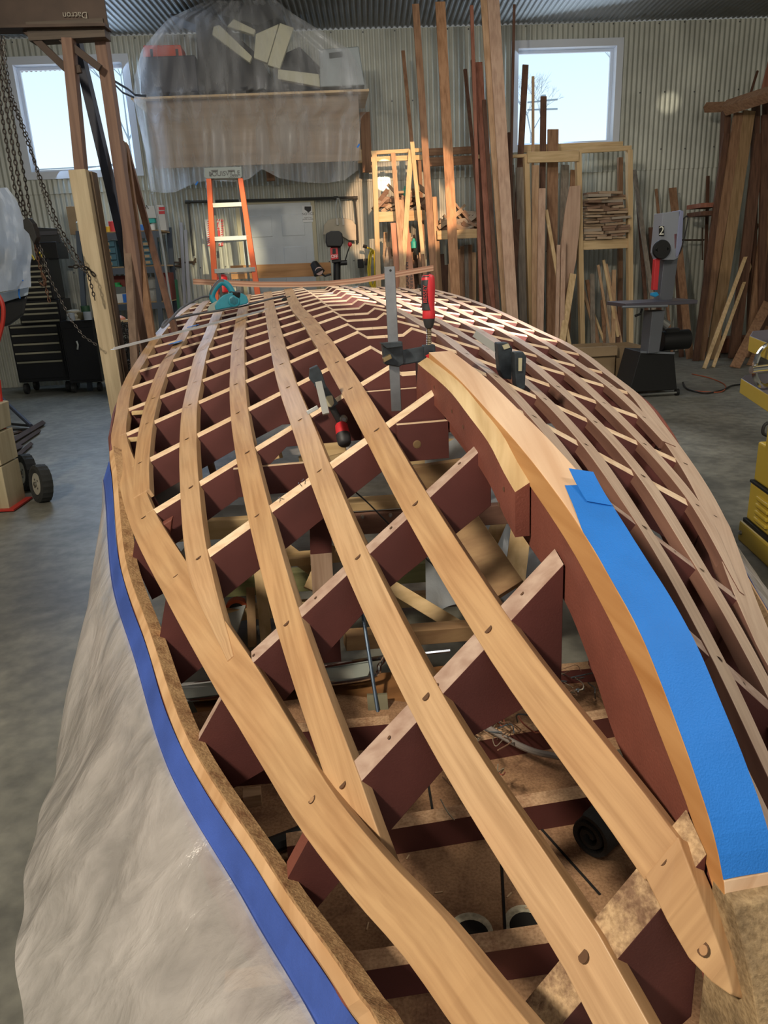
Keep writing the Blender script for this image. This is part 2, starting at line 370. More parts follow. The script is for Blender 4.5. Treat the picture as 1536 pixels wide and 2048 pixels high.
# frames
def keel_z(s): return kz(s)
kz = interp([.58, .60, .62, .69, .765, .83, .9, .97, 1.08, 1.36, 1.48, 1.6, 1.77, 2.07], [-.90, -.77, -.69, -.595, -.53, -.48, -.445, -.415, -.375, -.308, -.287, -.266, -.238, -.203])
HSK = {0: .024, 1: .020, 2: .016, 3: .014}
def frame_poly(k, s, s_):
    """half outline (y>=0 side) of frame k; s_ is the face station"""
    e = .0035 if k > 3 else (.005 if k else .020)
    def t(y): return surf(s_, y)-e
    yo = chine_y(s) if s > 1.0 else .30
    if k in (1, 2, 3): yo -= .035
    D = .115
    if k <= 3:                                            # butts against the deadwood
        y0 = .034
        top = [(y0, t(y0)), (yo*.5, t(yo*.5)), (yo, t(yo))]
        bot = [(yo-.05, t(yo)-D), (yo*.5, t(yo*.5)-D), (y0, t(y0)-D-.03)]
        if k == 0: top = [(y0, t(y0)), (.15, t(.15)), (.29, t(.29))]; bot = [(.26, t(.29)-.12), (.15, t(.15)-.22), (y0, t(y0)-.26)]
        if k == 1: bot = [(yo-.05, t(yo)-D), (.2, t(.2)-D-.03), (y0, t(y0)-D-.12)]
        if k == 3: bot = [(yo-.05, t(yo)-D), (.17, -.462), (y0, -.462)]
        return top, bot
    kn, fl, dz = .11, .073, .024
    top = [(0, t(kn)-dz), (fl, t(kn)-dz), (kn, t(kn)), (yo*.5, t(yo*.5)), (yo, t(yo))]
    zb = t(0)-(.30 if k > 4 else .28)
    bot = [(yo-.05, t(yo)-D), (.62, min(t(.62)-D, zb+.12)), (.45, zb), (0, zb)]
    return top, bot
for k, s in enumerate(ST):
    HS = HSK.get(k, .011)
    for side in (1, -1):
        FA, FB = [], []
        for s_, dst in ((s-HS, FA), (s+HS, FB)):
            top, bot = frame_poly(k, s, s_)
            ol = top+bot
            if k >= 17: ol = top+[(chine_y(s), surf(s, 0)-.5), (0, surf(s, 0)-.5)]
            dst += [(side*a, b) for a, b in ol]
        pts = FA
        mb = MB(); n = len(pts)
        ch = 0 if k < 3 else (.007 if k == 3 else .0085)
        A = [hw(s-HS, p[0], p[1]-(ch if q < len(top) else 0)) for q, p in enumerate(FA)]; B = [hw(s+HS, *p) for p in FB]
        i = mb.add(A+B); mb.mat(0); mb.face(range(i, i+n)); mb.face(list(range(i+n, i+2*n))[::-1])
        for q in range(n):
            j = (q+1) % n; mb.mat(1 if q < len(top)-1 else 0); mb.face((i+q, i+j, i+n+j, i+n+q))
        if 1 <= k <= 6 or k == 0:                           # fastening holes in the bare top edges
            if k <= 2:
                for yy in np.arange(.1, (chine_y(s) if k else .25)-.03, .082):
                    yy = float(yy)+rnd.uniform(-.01, .01); L = math.hypot(1, m_(s)); nn = HY*side*m_(s)/L+HZ/L
                    mb.mat(2).disc(hw(s+rnd.uniform(-.004, .004), side*yy, surf(s, yy)-.0035)+nn*.0006, nn, .004, 10, sq=HX)
        tm = M_FTOPD if k <= 2 or side < 0 and k < 3 else M_FTOP
        if k == 0: tm = dusty('weathered frame edge', (.22, .13, .08), (.55, .38, .22), .55, 26)
        fo = mb.build('frame', [M_OX, tm, M_HOLE], boat, bevel=.001)
        # side futtock from chine down to the rail
        if 1 <= k <= 9:
            y0 = chine_y(s); y1, z1 = (ry(s), rz(s)) if s < 3.2 else (y0+.03, surf(s, y0)-.28)
            q = [(y0-.045, surf(s, y0)-.02), (y0+.02, surf(s, y0)-.03), (y1-.012, z1-.01), (y1-.05, z1-.16), (y0-.12, surf(s, y0)-.22)]
            if k == 1: q = [(y0-.03, surf(s, y0)-.02), (y0+.015, surf(s, y0)-.03), (y1-.012, z1-.0), (y1-.04, z1-.1), (y0-.04, surf(s, y0)-.13)]
            m2 = MB(); n = len(q); i = m2.add([hw(s-HS, side*a, b) for a, b in q]+[hw(s+HS, side*a, b) for a, b in q])
            m2.face(range(i, i+n)); m2.face(list(range(i+n, i+2*n))[::-1])
            for a in range(n):
                b = (a+1) % n; m2.mat(1 if a in (0, 1) else 0); m2.face((i+a, i+b, i+n+b, i+n+a))
            m2.build('side_frame', [M_OX, tm if k > 1 else M_OX2], boat)
# keel deadwood, from just forward of frame six down round the stem
def keel_sec(s, hwid, z0, z1): return [hw(s, a, b) for a, b in ((-hwid, z0), (hwid, z0), (hwid, z1), (-hwid, z1))]
kb = interp([.60, .69, .77, .83, .9, .98, 1.1, 1.34, 1.49, 2.08], [-.95, -.80, -.745, -.715, -.685, -.62, -.545, -.49, -.455, -.36])
rings = []; rings2 = []; rings3 = []
for i in range(70):
    s = .60+i*(2.08-.60)/69; zt = keel_z(s)
    t1 = float(np.interp(s, [.6, .8, 1.1, 2.08], [.06, .072, .058, .028])); 
    rings.append(keel_sec(s, .030, zt-t1, min(kb(s), zt-t1-.03)))
    rings2.append(keel_sec(s, .0335, zt-.0, zt-t1))
mb = MB(); mb.loft(rings); mb.build('deadwood', M_OX2, boat, bevel=.002)
mb = MB(); ids = [mb.add(r) for r in rings2]
for a, b in zip(ids, ids[1:]):
    for q in range(4): mb.mat(1 if q == 0 else 0); mb.face((a+q, a+(q+1) % 4, b+(q+1) % 4, b+q))
mb.mat(0).face([ids[0]+q for q in range(4)]); mb.face([ids[-1]+q for q in range(4)])
mb.build('keel', [M_KEEL, M_KTOP], boat, bevel=.002)
# doubler plank on the left cheek with a pale bevelled top
dz = interp([1.27, 1.33, 1.42, 1.57, 1.74, 2.09], [-.375, -.355, -.318, -.285, -.252, -.222])
rings = []
mb = MB()
for i in range(26):
    s = 1.265+i*(2.10-1.265)/25; z = dz(s)
    rings.append([hw(s, a, b) for a, b in ((.0335, z+.004), (.062, z-.012), (.062, z-.10+.02*(s-1.3)), (.0335, z-.10+.02*(s-1.3)))])
ids = [mb.add(r) for r in rings]
for a, b in zip(ids, ids[1:]):
    for q in range(4): mb.mat(1 if q == 0 else 0); mb.face((a+q, a+(q+1) % 4, b+(q+1) % 4, b+q))
mb.mat(0).face([ids[0]+q for q in range(4)]); mb.face([ids[-1]+q for q in range(4)])
for s, z in ((1.33, -.40), (1.36, -.44), (1.62, -.33), (1.9, -.275), (1.72, -.31)): mb.mat(2).disc(hw(s, .0628, z), HY, .005, 10)
mb.build('deadwood_doubler', [M_OX2, wood('doubler bevel', (.48, .33, .16), (.68, .52, .30), 'h', .7, 16), M_HOLE], boat)
# stem: weathered timber stepping down ahead of the keel
mb = MB()
mb.loft([[hw(s, a, b) for a, b in ((-.055, z0), (.034, z0), (.034, z1), (-.055, z1))] for s, z0, z1 in ((.642, -.70, -1.05), (.60, -.70, -1.12), (.56, -.76, -1.2), (.52, -.85, -1.28), (.47, -1.0, -1.34))])
mb.build('stem', dusty('weathered stem timber', (.20, .14, .08), (.38, .27, .15), .6, 14), boat, bevel=.003)
# aft keel blocks in the frame notches
for s in (2.14,):
    mb = MB(); mb.prism([hw(s, a, b) for a, b in ((-.05, -.235), (.055, -.235), (.055, -.42), (-.05, -.42))], HX*.03); mb.build('keel_block', [M_OX2], boat, bevel=.002)
for s, y, z, sd in ((3.02, 1.02, -.545, 1), (3.345, 1.045, -.49, 1)):
    mb = MB(); mb.box(hw(s-.02, sd*y, z), HX*.015, HY*.03, HZ*.008); mb.build('corner_cleat', [wood('cleat wood', (.6, .42, .2), (.75, .58, .32), 'y')], boat, bevel=.002)
# floor timbers: horizontal boards in front of the frames, pale along their top edge
def floor_board(s, y0, y1, z0, z1, th=.012):
    mb = MB(); i = mb.add([hw(s+a, y, z) for a in (-th, th) for (y, z) in ((y0, z0), (y1, z0), (y1, z1), (y0, z1))])
    mb.face((i, i+1, i+2, i+3)); mb.face((i+4, i+7, i+6, i+5)); mb.face((i, i+4, i+5, i+1)); mb.face((i+1, i+5, i+6, i+2)); mb.face((i+3, i+7, i+4, i))
    mb.mat(1).face((i+3, i+2, i+6, i+7))
    ft = mb.build('floor_timber', [M_OX, M_FTOP], boat, bevel=.001)
    if s < 2:
        mb = MB(); mb.lathe(hw(s-th+.001, .12, z0+.045), -HX, [(0, .011), (.0015, .011), (.002, .008)], 14); mb.build('screw', plain('bronze screw', (.30, .20, .10), .5, .5), ft)
floor_board(1.885, .034, .170, -.462, -.362)
floor_board(2.265, -.03, .215, -.47, -.325)
floor_board(2.27, .33, .62, -.62, -.53)
# limber cleats inside the left side
for (px, py, s, w, h) in ((318, 1072, 2.24, .07, .10),):
    mb = MB(); mb.prism([hw(*px_s(px+a, py+b, s)) for a, b in ((-22, 10), (0, -22), (28, -38), (22, 10), (0, 45), (-12, 40))] if s < 3 else [hw(*px_s(px+a, py+b, s)) for a, b in ((-14, -24), (16, -24), (14, 20), (-12, 20))], HX*.02)
    mb.build('corner_block', [M_OX2], boat, bevel=.003)
# pencilled and chalked marks on the timber
M_PEN = plain('pencil', (.10, .10, .13), .8)
def mark(body, px, py, s, size, upv, side=1):
    _, y, z = px_s(px, py, s); L = math.hypot(1, m_(s)); n = HY*m_(s)/L+HZ/L; r = np.cross(upv, n)
    text('handwritten_mark', body, hw(s, y, z), r, upv, size, M_PEN, boat, .004)
mark('A', 560, 998, 1.92, .026, HX, 1); mark('17', 603, 966, 1.92, .026, HX)
mark('46', 592, 812, 2.50, .05, HY*.3+HX); mark('FISH', 376, 815, 3.02, .045, -HY+HX*.1)
# ================================================================ ROOM SHELL
ZL = pw(760, 362, 0)[2]                                   # sheet lap height
ZC = pw(760, 58, 0)[2]                                    # ceiling height
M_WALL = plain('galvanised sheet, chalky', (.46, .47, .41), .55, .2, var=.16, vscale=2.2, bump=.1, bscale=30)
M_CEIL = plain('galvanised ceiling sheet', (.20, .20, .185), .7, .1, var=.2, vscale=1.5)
M_DOT = plain('screw heads', (.10, .10, .10), .5, .6)
X0, X1, YB = -7.2, 6.6, -4.6
def wp(x, off, z):                                        # along wall coordinate
    return np.array([0, WALL_Y, 0])+WD*x+WN*off+np.array([0, 0, z])
def wx(px, py): P = pw(px, py, 0); return float((P-np.array([0, WALL_Y, 0]))@WD), P[2]
# windows: outlines measured on the wall
wa, wb = wx(33, 131), wx(240, 127); wc = wx(68, 345); win1 = (wx(45, 235)[0], wx(259, 235)[0], wc[1], wa[1])
wd_, we = wx(1035, 98), wx(1232, 93); win2 = (wx(1035, 190)[0], wx(1228, 190)[0], wx(1130, 287)[1], wd_[1])
WINS = [win1, win2]
PITCH = .068
xs = list(np.arange(X0, X1, PITCH/6))
def corr(x): return .009*math.sin(2*math.pi*x/PITCH)
zrows = sorted(set([0, ZL, ZL+.001, ZC]+[w[2]-.06 for w in WINS]+[w[3]+.06 for w in WINS]))
mb = MB(); base = []
for z in zrows: base.append(mb.add([wp(x, corr(x)+(.012 if z > ZL else 0), z) for x in xs]))
for a in range(len(zrows)-1):
    for i in range(len(xs)-1):
        xm, zm = (xs[i]+xs[i+1])/2, (zrows[a]+zrows[a+1])/2
        if any(w[0]-.06 < xm < w[1]+.06 and w[2]-.06 < zm < w[3]+.06 for w in WINS): continue
        mb.face((base[a]+i, base[a]+i+1, base[a+1]+i+1, base[a+1]+i))
mb.mat(1)
for z in (ZL+.25, ZL+.95, ZL+1.75, ZL-1.0):
    x = X0+.2
    while x < X1:
        if not any(w[0]-.1 < x < w[1]+.1 and w[2]-.1 < z < w[3]+.1 for w in WINS): mb.disc(wp(round(x/PITCH)*PITCH+PITCH*.25, .024, z+rnd.uniform(-.01, .01)), WN, .011, 6)
        x += PITCH*rnd.choice((4, 5, 6))
o = mb.build('wall_back', [M_WALL, M_DOT], smooth=False); struct(o, 'corrugated metal back wall with two windows')
mb = MB(); mb.abox(X0, X1+.3, YB, 12.2, -.1, 0)
M_FLOOR, nt, b, N, L = nmat('concrete floor')
tc = N('ShaderNodeTexCoord'); n1 = N('ShaderNodeTexNoise'); n1.inputs['Scale'].default_value = .9; n1.inputs['Detail'].default_value = 8; n1.inputs['Roughness'].default_value = .62
L(tc.outputs['Object'], n1.inputs['Vector']); r = N('ShaderNodeValToRGB'); r.color_ramp.elements[0].position = .35; r.color_ramp.elements[1].position = .68
r.color_ramp.elements[0].color = (.11, .108, .092, 1); r.color_ramp.elements[1].color = (.27, .265, .225, 1); L(n1.outputs['Fac'], r.inputs['Fac'])
n2 = N('ShaderNodeTexNoise'); n2.inputs['Scale'].default_value = 14; n2.inputs['Detail'].default_value = 8; L(tc.outputs['Object'], n2.inputs['Vector'])
r2 = N('ShaderNodeValToRGB'); r2.color_ramp.elements[0].position = .35; r2.color_ramp.elements[0].color = (.72, .72, .72, 1); r2.color_ramp.elements[1].position = .65; r2.color_ramp.elements[1].color = (1.12, 1.12, 1.1, 1); L(n2.outputs['Fac'], r2.inputs['Fac'])
mx = N('ShaderNodeMixRGB'); mx.blend_type = 'MULTIPLY'; mx.inputs['Fac'].default_value = 1; L(r.outputs['Color'], mx.inputs['Color1']); L(r2.outputs['Color'], mx.inputs['Color2']); L(mx.outputs['Color'], b.inputs['Base Color'])
b.inputs['Roughness'].default_value = .5; u = N('ShaderNodeBump'); u.inputs['Strength'].default_value = .15; u.inputs['Distance'].default_value = .01; L(n2.outputs['Fac'], u.inputs['Height']); L(u.outputs['Normal'], b.inputs['Normal'])
struct(mb.build('floor', M_FLOOR), 'worn grey concrete workshop floor')
# ceiling: ribs run away from the viewer
mb = MB(); cx = list(np.arange(X0, X1+.1, PITCH/4)); i0 = mb.add([(x, YB, ZC+.01+corr(x)) for x in cx]); i1 = mb.add([(x, 12.2, ZC+.01+corr(x)) for x in cx])
for i in range(len(cx)-1): mb.face((i0+i, i0+i+1, i1+i+1, i1+i))
mb.mat(1)
for yy in (9.4, 8.6): 
    for i in range(46): mb.disc((X0+.3+i*.29, yy+rnd.uniform(-.02, .02), ZC-.002), (0, 0, -1), .012, 6)
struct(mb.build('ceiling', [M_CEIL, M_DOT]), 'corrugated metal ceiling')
for nm, x in (('wall_left', X0-.05), ('wall_right', X1+.05)):
    mb = MB(); mb.abox(x-.05, x+.05, YB, 12.2, 0, ZC); struct(mb.build(nm, M_WALL), 'corrugated metal side wall')
mb = MB(); mb.abox(X0, X1, YB-.1, YB, 0, ZC); struct(mb.build('wall_front', M_WALL), 'metal wall behind the viewer')
# windows
M_WHITE = plain('white painted frame', (.62, .66, .72), .5)
M_GLASS, nt, b, N, L = nmat('window glass'); tr = N('ShaderNodeBsdfTransparent'); gl = N('ShaderNodeBsdfGlossy'); gl.inputs['Roughness'].default_value = .03
ms = N('ShaderNodeMixShader'); ms.inputs['Fac'].default_value = .05; L(tr.outputs['BSDF'], ms.inputs[1]); L(gl.outputs['BSDF'], ms.inputs[2]); L(ms.outputs['Shader'], nt.nodes['Material Output'].inputs['Surface'])
for i, (a, b_, c, d) in enumerate(WINS):
    mb = MB(); t = .09
    for (x0, x1, z0, z1) in ((a-t, a, c-t, d+t), (b_, b_+t, c-t, d+t), (a, b_, d, d+t), (a, b_, c-t, c)):
        mb.box(wp((x0+x1)/2, -.06, (z0+z1)/2), WD*(x1-x0)/2, WN*.09, np.array([0, 0, (z1-z0)/2]))
    t = .035
    for (x0, x1, z0, z1) in ((a, a+t, c, d), (b_-t, b_, c, d), (a+t, b_-t, d-t, d), (a+t, b_-t, c, c+t)):
        mb.mat(1).box(wp((x0+x1)/2, -.12, (z0+z1)/2), WD*(x1-x0)/2, WN*.02, np.array([0, 0, (z1-z0)/2]))
    w = mb.build('window_%d' % (i+1), [M_WHITE, plain('window sash', (.66, .74, .86), .4)]); struct(w, 'square white-framed window to a pale sky')
    mb = MB(); mb.box(wp((a+b_)/2, -.125, (c+d)/2), WD*(b_-a)/2, WN*.003, np.array([0, 0, (d-c)/2])); mb.build('window_glass', M_GLASS, w)

# ================================================================ LIGHT
wd = bpy.data.worlds.new('world'); bpy.context.scene.world = wd; wd.use_nodes = True; nt = wd.node_tree; bg = nt.nodes['Background']
tc = nt.nodes.new('ShaderNodeTexCoord'); sp = nt.nodes.new('ShaderNodeSeparateXYZ'); nt.links.new(tc.outputs['Generated'], sp.inputs[0])
cr = nt.nodes.new('ShaderNodeValToRGB'); cr.color_ramp.elements[0].position = .0; cr.color_ramp.elements[0].color = (.95, .98, 1, 1)
cr.color_ramp.elements[1].position = .30; cr.color_ramp.elements[1].color = (.50, .80, 1, 1)
nt.links.new(sp.outputs['Z'], cr.inputs['Fac']); nt.links.new(cr.outputs['Color'], bg.inputs['Color']); bg.inputs['Strength'].default_value = 1.35
def area(name, P, target, size, power, c, sy=None, spread=None):
    l = bpy.data.lights.new(name, 'AREA'); l.energy = power; l.color = c; l.size = size
    if sy: l.shape = 'RECTANGLE'; l.size_y = sy
    if spread: l.spread = math.radians(spread)
    o = bpy.data.objects.new(name, l); bpy.context.scene.collection.objects.link(o); o.location = P
    o.rotation_euler = (Vector(target)-Vector(P)).to_track_quat('-Z', 'Y').to_euler(); return o
def spot(name, P, target, deg, power, c, blend=.3, r=.05):
    l = bpy.data.lights.new(name, 'SPOT'); l.energy = power; l.color = c; l.spot_size = math.radians(deg); l.spot_blend = blend; l.shadow_soft_size = r
    o = bpy.data.objects.new(name, l); bpy.context.scene.collection.objects.link(o); o.location = P
    o.rotation_euler = (Vector(target)-Vector(P)).to_track_quat('-Z', 'Y').to_euler(); return o
area('ceiling_lamp_left', (-2.3, -.6, ZC-.35), (.2, 1.6, .8), .4, 225, (1, .88, .70))
area('ceiling_lamp_right', (3.0, 1.5, ZC-.2), (2.2, 3.0, .8), 1.2, 95, (1, .93, .82))  # area lamp near the ceiling, turned up to brighten the right floor
area('ceiling_lamp_far', (0, 6.5, ZC-.15), (0, 8.5, 0), 3.0, 85, (1, .97, .92), 1.2)  # added fill that brightens the back of the shop, no fixture
area('window_light_left', tuple(wp((win1[0]+win1[1])/2, .12, (win1[2]+win1[3])/2)), (0, 3.0, .6), 1.4, 85, (.50, .70, 1))
area('window_light_right', tuple(wp((win2[0]+win2[1])/2, .12, (win2[2]+win2[3])/2)), (0, 4.0, .6), 1.3, 45, (.6, .78, 1))
area('doorway_light', (1.0, YB+.1, 2.4), (0, 6, 1.2), 4.0, 75, (1, .97, .93), 2.4)  # added fill inside the closed front wall, no doorway there
# ================================================================ ON AND IN THE BOAT
def P_(px, py, s): return hw(*px_s(px, py, s))
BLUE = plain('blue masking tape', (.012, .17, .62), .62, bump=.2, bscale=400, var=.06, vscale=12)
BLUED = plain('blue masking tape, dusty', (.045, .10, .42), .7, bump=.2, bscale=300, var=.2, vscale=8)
# tape along the keel: left and right edges follow the photographed strip
mb = MB(); n = 46
zt = lambda s: kz(s)+.0016
def tp(u, v):
    s = .622+u*(1.158-.622)-.012*v*u
    l = float(np.interp(s, [.6, 1.03, 1.16], [.0335, .0335, .010])); r_ = float(np.interp(s, [.6, 1.0, 1.16], [-.034, -.036, -.046]))
    y = l+(r_-l)*v; return hw(s, y, zt(s)+.0006*math.sin(30*u+5*v))
mb.grid(tp, n, 5); t1 = mb.build('masking_tape', BLUE, solid=.0008); tag(t1, 'bright blue masking tape strip laid along the top of the keel plank', 'tape')
mb = MB()
def tp2(u, v):
    q = [(1130, 954), (1154, 948), (1157, 932), (1197, 932)]; 
    s = 1.10+u*.085-.02*v; y = -.004-.036*v-.004*u; return hw(s, y, kz(s)+.004+.012*u*u)
mb.grid(tp2, 8, 4); t2 = mb.build('masking_tape', BLUE, solid=.0008); tag(t2, 'short torn blue tape tab lapped over the far end of the keel tape', 'tape')
# tape on the topside below the rail, both sides of the bow
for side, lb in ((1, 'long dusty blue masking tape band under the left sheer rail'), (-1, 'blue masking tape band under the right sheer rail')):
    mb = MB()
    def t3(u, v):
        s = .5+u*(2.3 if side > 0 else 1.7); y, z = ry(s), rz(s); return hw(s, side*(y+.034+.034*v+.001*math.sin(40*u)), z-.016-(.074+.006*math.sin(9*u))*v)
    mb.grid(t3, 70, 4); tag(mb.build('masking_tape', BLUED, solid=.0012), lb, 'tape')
for px, py, s, lb in ((382, 618, 4.9, 'small scrap of blue tape on an outer batten in front of the power planer'), (345, 641, 4.45, 'small scrap of blue tape on the left chine plank under the power cord')):
    mb = MB(); _, y, z = px_s(px, py, s); L = math.hypot(1, m_(s)); c = hw(s, y, surf(s, y)+.012)
    mb.box(c, HX*.05, HY*.035-HZ*.035*m_(s), HZ*.001); tag(mb.build('masking_tape', BLUE), lb, 'tape')
# clear plastic sheeting hanging from the tape to the floor
M_PL = sheet_plastic('draped clear plastic', (.84, .80, .77), .34, .2, 9)
for side, lb in ((1, 'wrinkled translucent plastic sheet hanging from the left side of the hull to the floor'), (-1, 'translucent plastic sheet hanging from the right side of the hull')):
    mb = MB(); fz = lambda a, b: (math.sin(a*23+2.1*math.sin(b*3.1))*.5+math.sin(a*57+3*b)*.25+math.sin(a*9-2*b)*.6)
    def p3(u, v):
        s = .42+u*(2.42 if side > 0 else 1.8); y, z = ry(s), rz(s); zf = -1.405
        fl = np.interp(s, [.4, 1.5, 2.3, 2.84], [.46, .40, .26, .08])
        yy = y+.066+fl*v**.85+.022*fz(u*1.0, v)*min(1, v*3); zz = (z-.075)+(zf-(z-.075))*v
        return hw(s-.10*v*u, side*yy, zz)
    mb.grid(p3, 130, 34); tag(mb.build('plastic_sheet', M_PL, smooth=True), lb, 'plastic sheet')

# deck panel (upside down) seen through the bow framing, with its beams
M_DECK = dusty('sawdusted deck plywood', (.20, .105, .06), (.40, .235, .13), .62, 5)
M_DECKB = [dusty('deck beam dusted top', (.30, .16, .09), (.50, .32, .19), .7, 18), M_OX]
ZD = .09
DZ = ZD-.215
def dk(px, py, z=.215): return at_z(px, py, z+DZ)
mb = MB()
import itertools
def deckpt(s, y): P = hw(s, y, 0); return np.array([P[0], P[1], ZD])
outline = [(s, ry(s)-.015) for s in np.linspace(.55, 2.12, 14)]+[(s, -ry(s)+.015) for s in np.linspace(2.12, .55, 14)]
cen = mb.add([deckpt(1.3, 0)]); ids = mb.add([deckpt(*q) for q in outline])
for k in range(len(outline)): mb.face((cen, ids+k, ids+(k+1) % len(outline)))
for px, py in ((942, 1862), (1052, 1846)):                 # two round cut-outs with pale raw rims
    c = dk(px, py)+np.array([0, 0, .001]); mb.mat(1).disc(c, (0, 0, 1), .046, 24); mb.mat(2).disc(c+np.array([0, -.010, .0012]), (0, 0, 1), .036, 24)
mb.mat(2)
for (a, b) in (((850, 1530), (868, 1640)), ((1075, 1650), (1200, 1790)), ((1000, 1660), (1010, 1860))):
    A, B = dk(*a), dk(*b); d = B-A; d /= np.linalg.norm(d); mb.box((A+B)/2+np.array([0, 0, .001]), (B-A)/2, np.cross(d, (0, 0, 1))*.003, (0, 0, .0008))
mb.build('foredeck_panel', [M_DECK, plain('raw plywood rim', (.42, .38, .28), .9, var=.4, vscale=60), plain('dark opening', (.008, .006, .005), 1)], boat)
def deck_beam(p0, p1, h=.07, w=.022):
    A, B = dk(*p0, .215+h), dk(*p1, .215+h); d = B-A; A = A-d*.5; B = B+d*.25
    u = (B-A)/np.linalg.norm(B-A); nn = np.cross(u, (0, 0, 1)); mb = MB(); c = (A+B)/2; i = len(mb.v)
    # clip to the hull width
    mb.box(c-np.array([0, 0, h/2]), (B-A)/2, nn*w, (0, 0, h/2)); mb.m = [1]*6; mb.m[5] = 0
    return mb.build('deck_beam', M_DECKB, boat)
for p0, p1, h in (((778, 1646), (1164, 1583), .075), ((945, 1474), (1219, 1425), .07), ((569, 1458), (737, 1443), .08), ((470, 1532), (655, 1516), .05), ((673, 1929), (1100, 1865), .08), ((1000, 1345), (1180, 1330), .05)): deck_beam(p0, p1, h)
# things lying inside
def rope(name, pts, r, mat, label, cat, group=None, n=8, parent=None):
    P = [np.asarray(p, float) for p in pts]; out = []
    for i in range(len(P)-1):
        p0, p1, p2, p3 = P[max(i-1, 0)], P[i], P[i+1], P[min(i+2, len(P)-1)]
        for q in range(8):
            t = q/8; out.append(.5*((2*p1)+(-p0+p2)*t+(2*p0-5*p1+4*p2-p3)*t*t+(-p0+3*p1-3*p2+p3)*t**3))
    out.append(P[-1]); mb = MB(); mb.tube(out, r, n); o = mb.build(name, mat, parent, smooth=True)
    if cat: tag(o, label, cat, group)
    return o
M_BLK = plain('black rubber', (.012, .012, .012), .6); M_FOAM = plain('black foam', (.018, .018, .017), .9, bump=.3, bscale=200)
M_CAB = plain('grey cable', (.22, .19, .17), .6)
pts = []                                                   # rolled foam: a spiral of thick cord standing on edge
c0 = dk(1180, 1672, .27); rr = np.array([.66, -.75, 0]); rr /= np.linalg.norm(rr); vv = np.array([0, 0, 1.])
tow = -np.array([.75, .66, 0])
sp = MB(); prof = []
for i in range(60):
    a = i/59*4.6*math.pi; r_ = .008+.044*i/59; prof.append((r_*math.cos(a), r_*math.sin(a)))
th = .0075
rings = []
for i, (x, y) in enumerate(prof):
    r0 = math.hypot(x, y); ux, uy = x/r0, y/r0; ring = []
    for (dr, dd) in ((-th, 0), (-th*.6, -.008), (th*.6, -.008), (th, 0), (th, .15), (-th, .15)):
        ring.append(c0+rr*(x+ux*dr)+vv*(y+uy*dr)-tow*dd)
    rings.append(ring)
sp.loft(rings); tag(sp.build('foam_roll', M_FOAM, smooth=True), 'black foam strip rolled into a spiral lying on the dusty deck under the bow', 'foam roll')
rope('hose', [dk(500, 1705, .235), dk(545, 1690, .24), dk(600, 1668, .245), dk(660, 1640, .24), dk(700, 1610, .235)], .020, M_BLK, 'thick black hose lying on the dusty deck by the left rail', 'hose')
rope('cable', [dk(900, 1400, .33), dk(935, 1428, .33), dk(1000, 1470, .325), dk(1060, 1500, .32), dk(1110, 1512, .315), dk(1180, 1525, .31), dk(1262, 1545, .30)], .0085, M_CAB, 'thick grey cable crossing the bow deck beams', 'cable')
cols = [(.30, .25, .18), (.05, .05, .05), (.35, .10, .06), (.40, .36, .28), (.10, .12, .14), (.28, .16, .10)]
for g, (cx, cy, sx, sy, nw) in enumerate(((985, 1440, 62, 42, 24), (1125, 1365, 60, 26, 18), (960, 1570, 60, 55, 6))):
    for i in range(nw):
        x, y = cx+rnd.uniform(-sx, sx), cy+rnd.uniform(-sy, sy); p = []
        for q in range(5): p.append(dk(x, y, .215+rnd.uniform(.03, .15))); x += rnd.uniform(-sx, sx)*.5; y += rnd.uniform(-sy, sy)*.5
        kk = i % len(cols)
        rope('wire', p, rnd.choice((.0012, .0018, .0024)), plain('wire sheath %d' % kk, cols[kk], .6),
             ('thin tangled wire in the heap beside the deadwood' , 'thin tangled wire in the heap behind the deadwood at the deck edge', 'loose wire strand straggling over the bow deck')[g], 'wire',
             ('wires tangled beside the deadwood', 'wires tangled under the second frame', 'loose wires on the bow deck')[g], n=5)
# bronze fitting by the deadwood
M_BRZ = plain('tarnished bronze', (.34, .30, .22), .4, .8, var=.3)
t = thing('chain_plate', 'tarnished metal fitting with a round hole on the deck beside the deadwood', 'fitting', dk(1238, 1530))
mb = MB(); c = dk(1236, 1525, .265); e1 = np.array([.8, .5, 0]); e2 = np.cross(e1/np.linalg.norm(e1), (0, 0, 1))
mb.prism([c+np.array(p) for p in ((-.03, -.04, 0), (.02, -.05, 0), (.035, -.01, 0), (.03, .05, 0), (-.01, .05, 0), (-.03, .02, 0))], (0, 0, .004)); mb.build('plate', M_BRZ, t, bevel=.001)
mb = MB(); mb.lathe(c+np.array([.004, 0, .004]), (0, 0, 1), [(0, .018), (.006, .018), (.006, .012)], 18); mb.build('ring', plain('dark bore', (.02, .02, .02), .6), t)
mb = MB(); mb.tube([c+np.array([-.01, -.03, -.05]), c+np.array([-.01, -.03, 0])], .010, 10); mb.build('stud', M_BRZ, t)
mb = MB(); c = dk(506, 1605); mb.box(c+np.array([0, 0, .018]), (.024, .004, 0), (-.003, .018, 0), (0, 0, .018)); tag(mb.build('wood_block', wood('scrap block', (.3, .18, .09), (.5, .33, .2), 'x'), bevel=.002), 'small wooden block lying on the deck near the left rail', 'wood block')
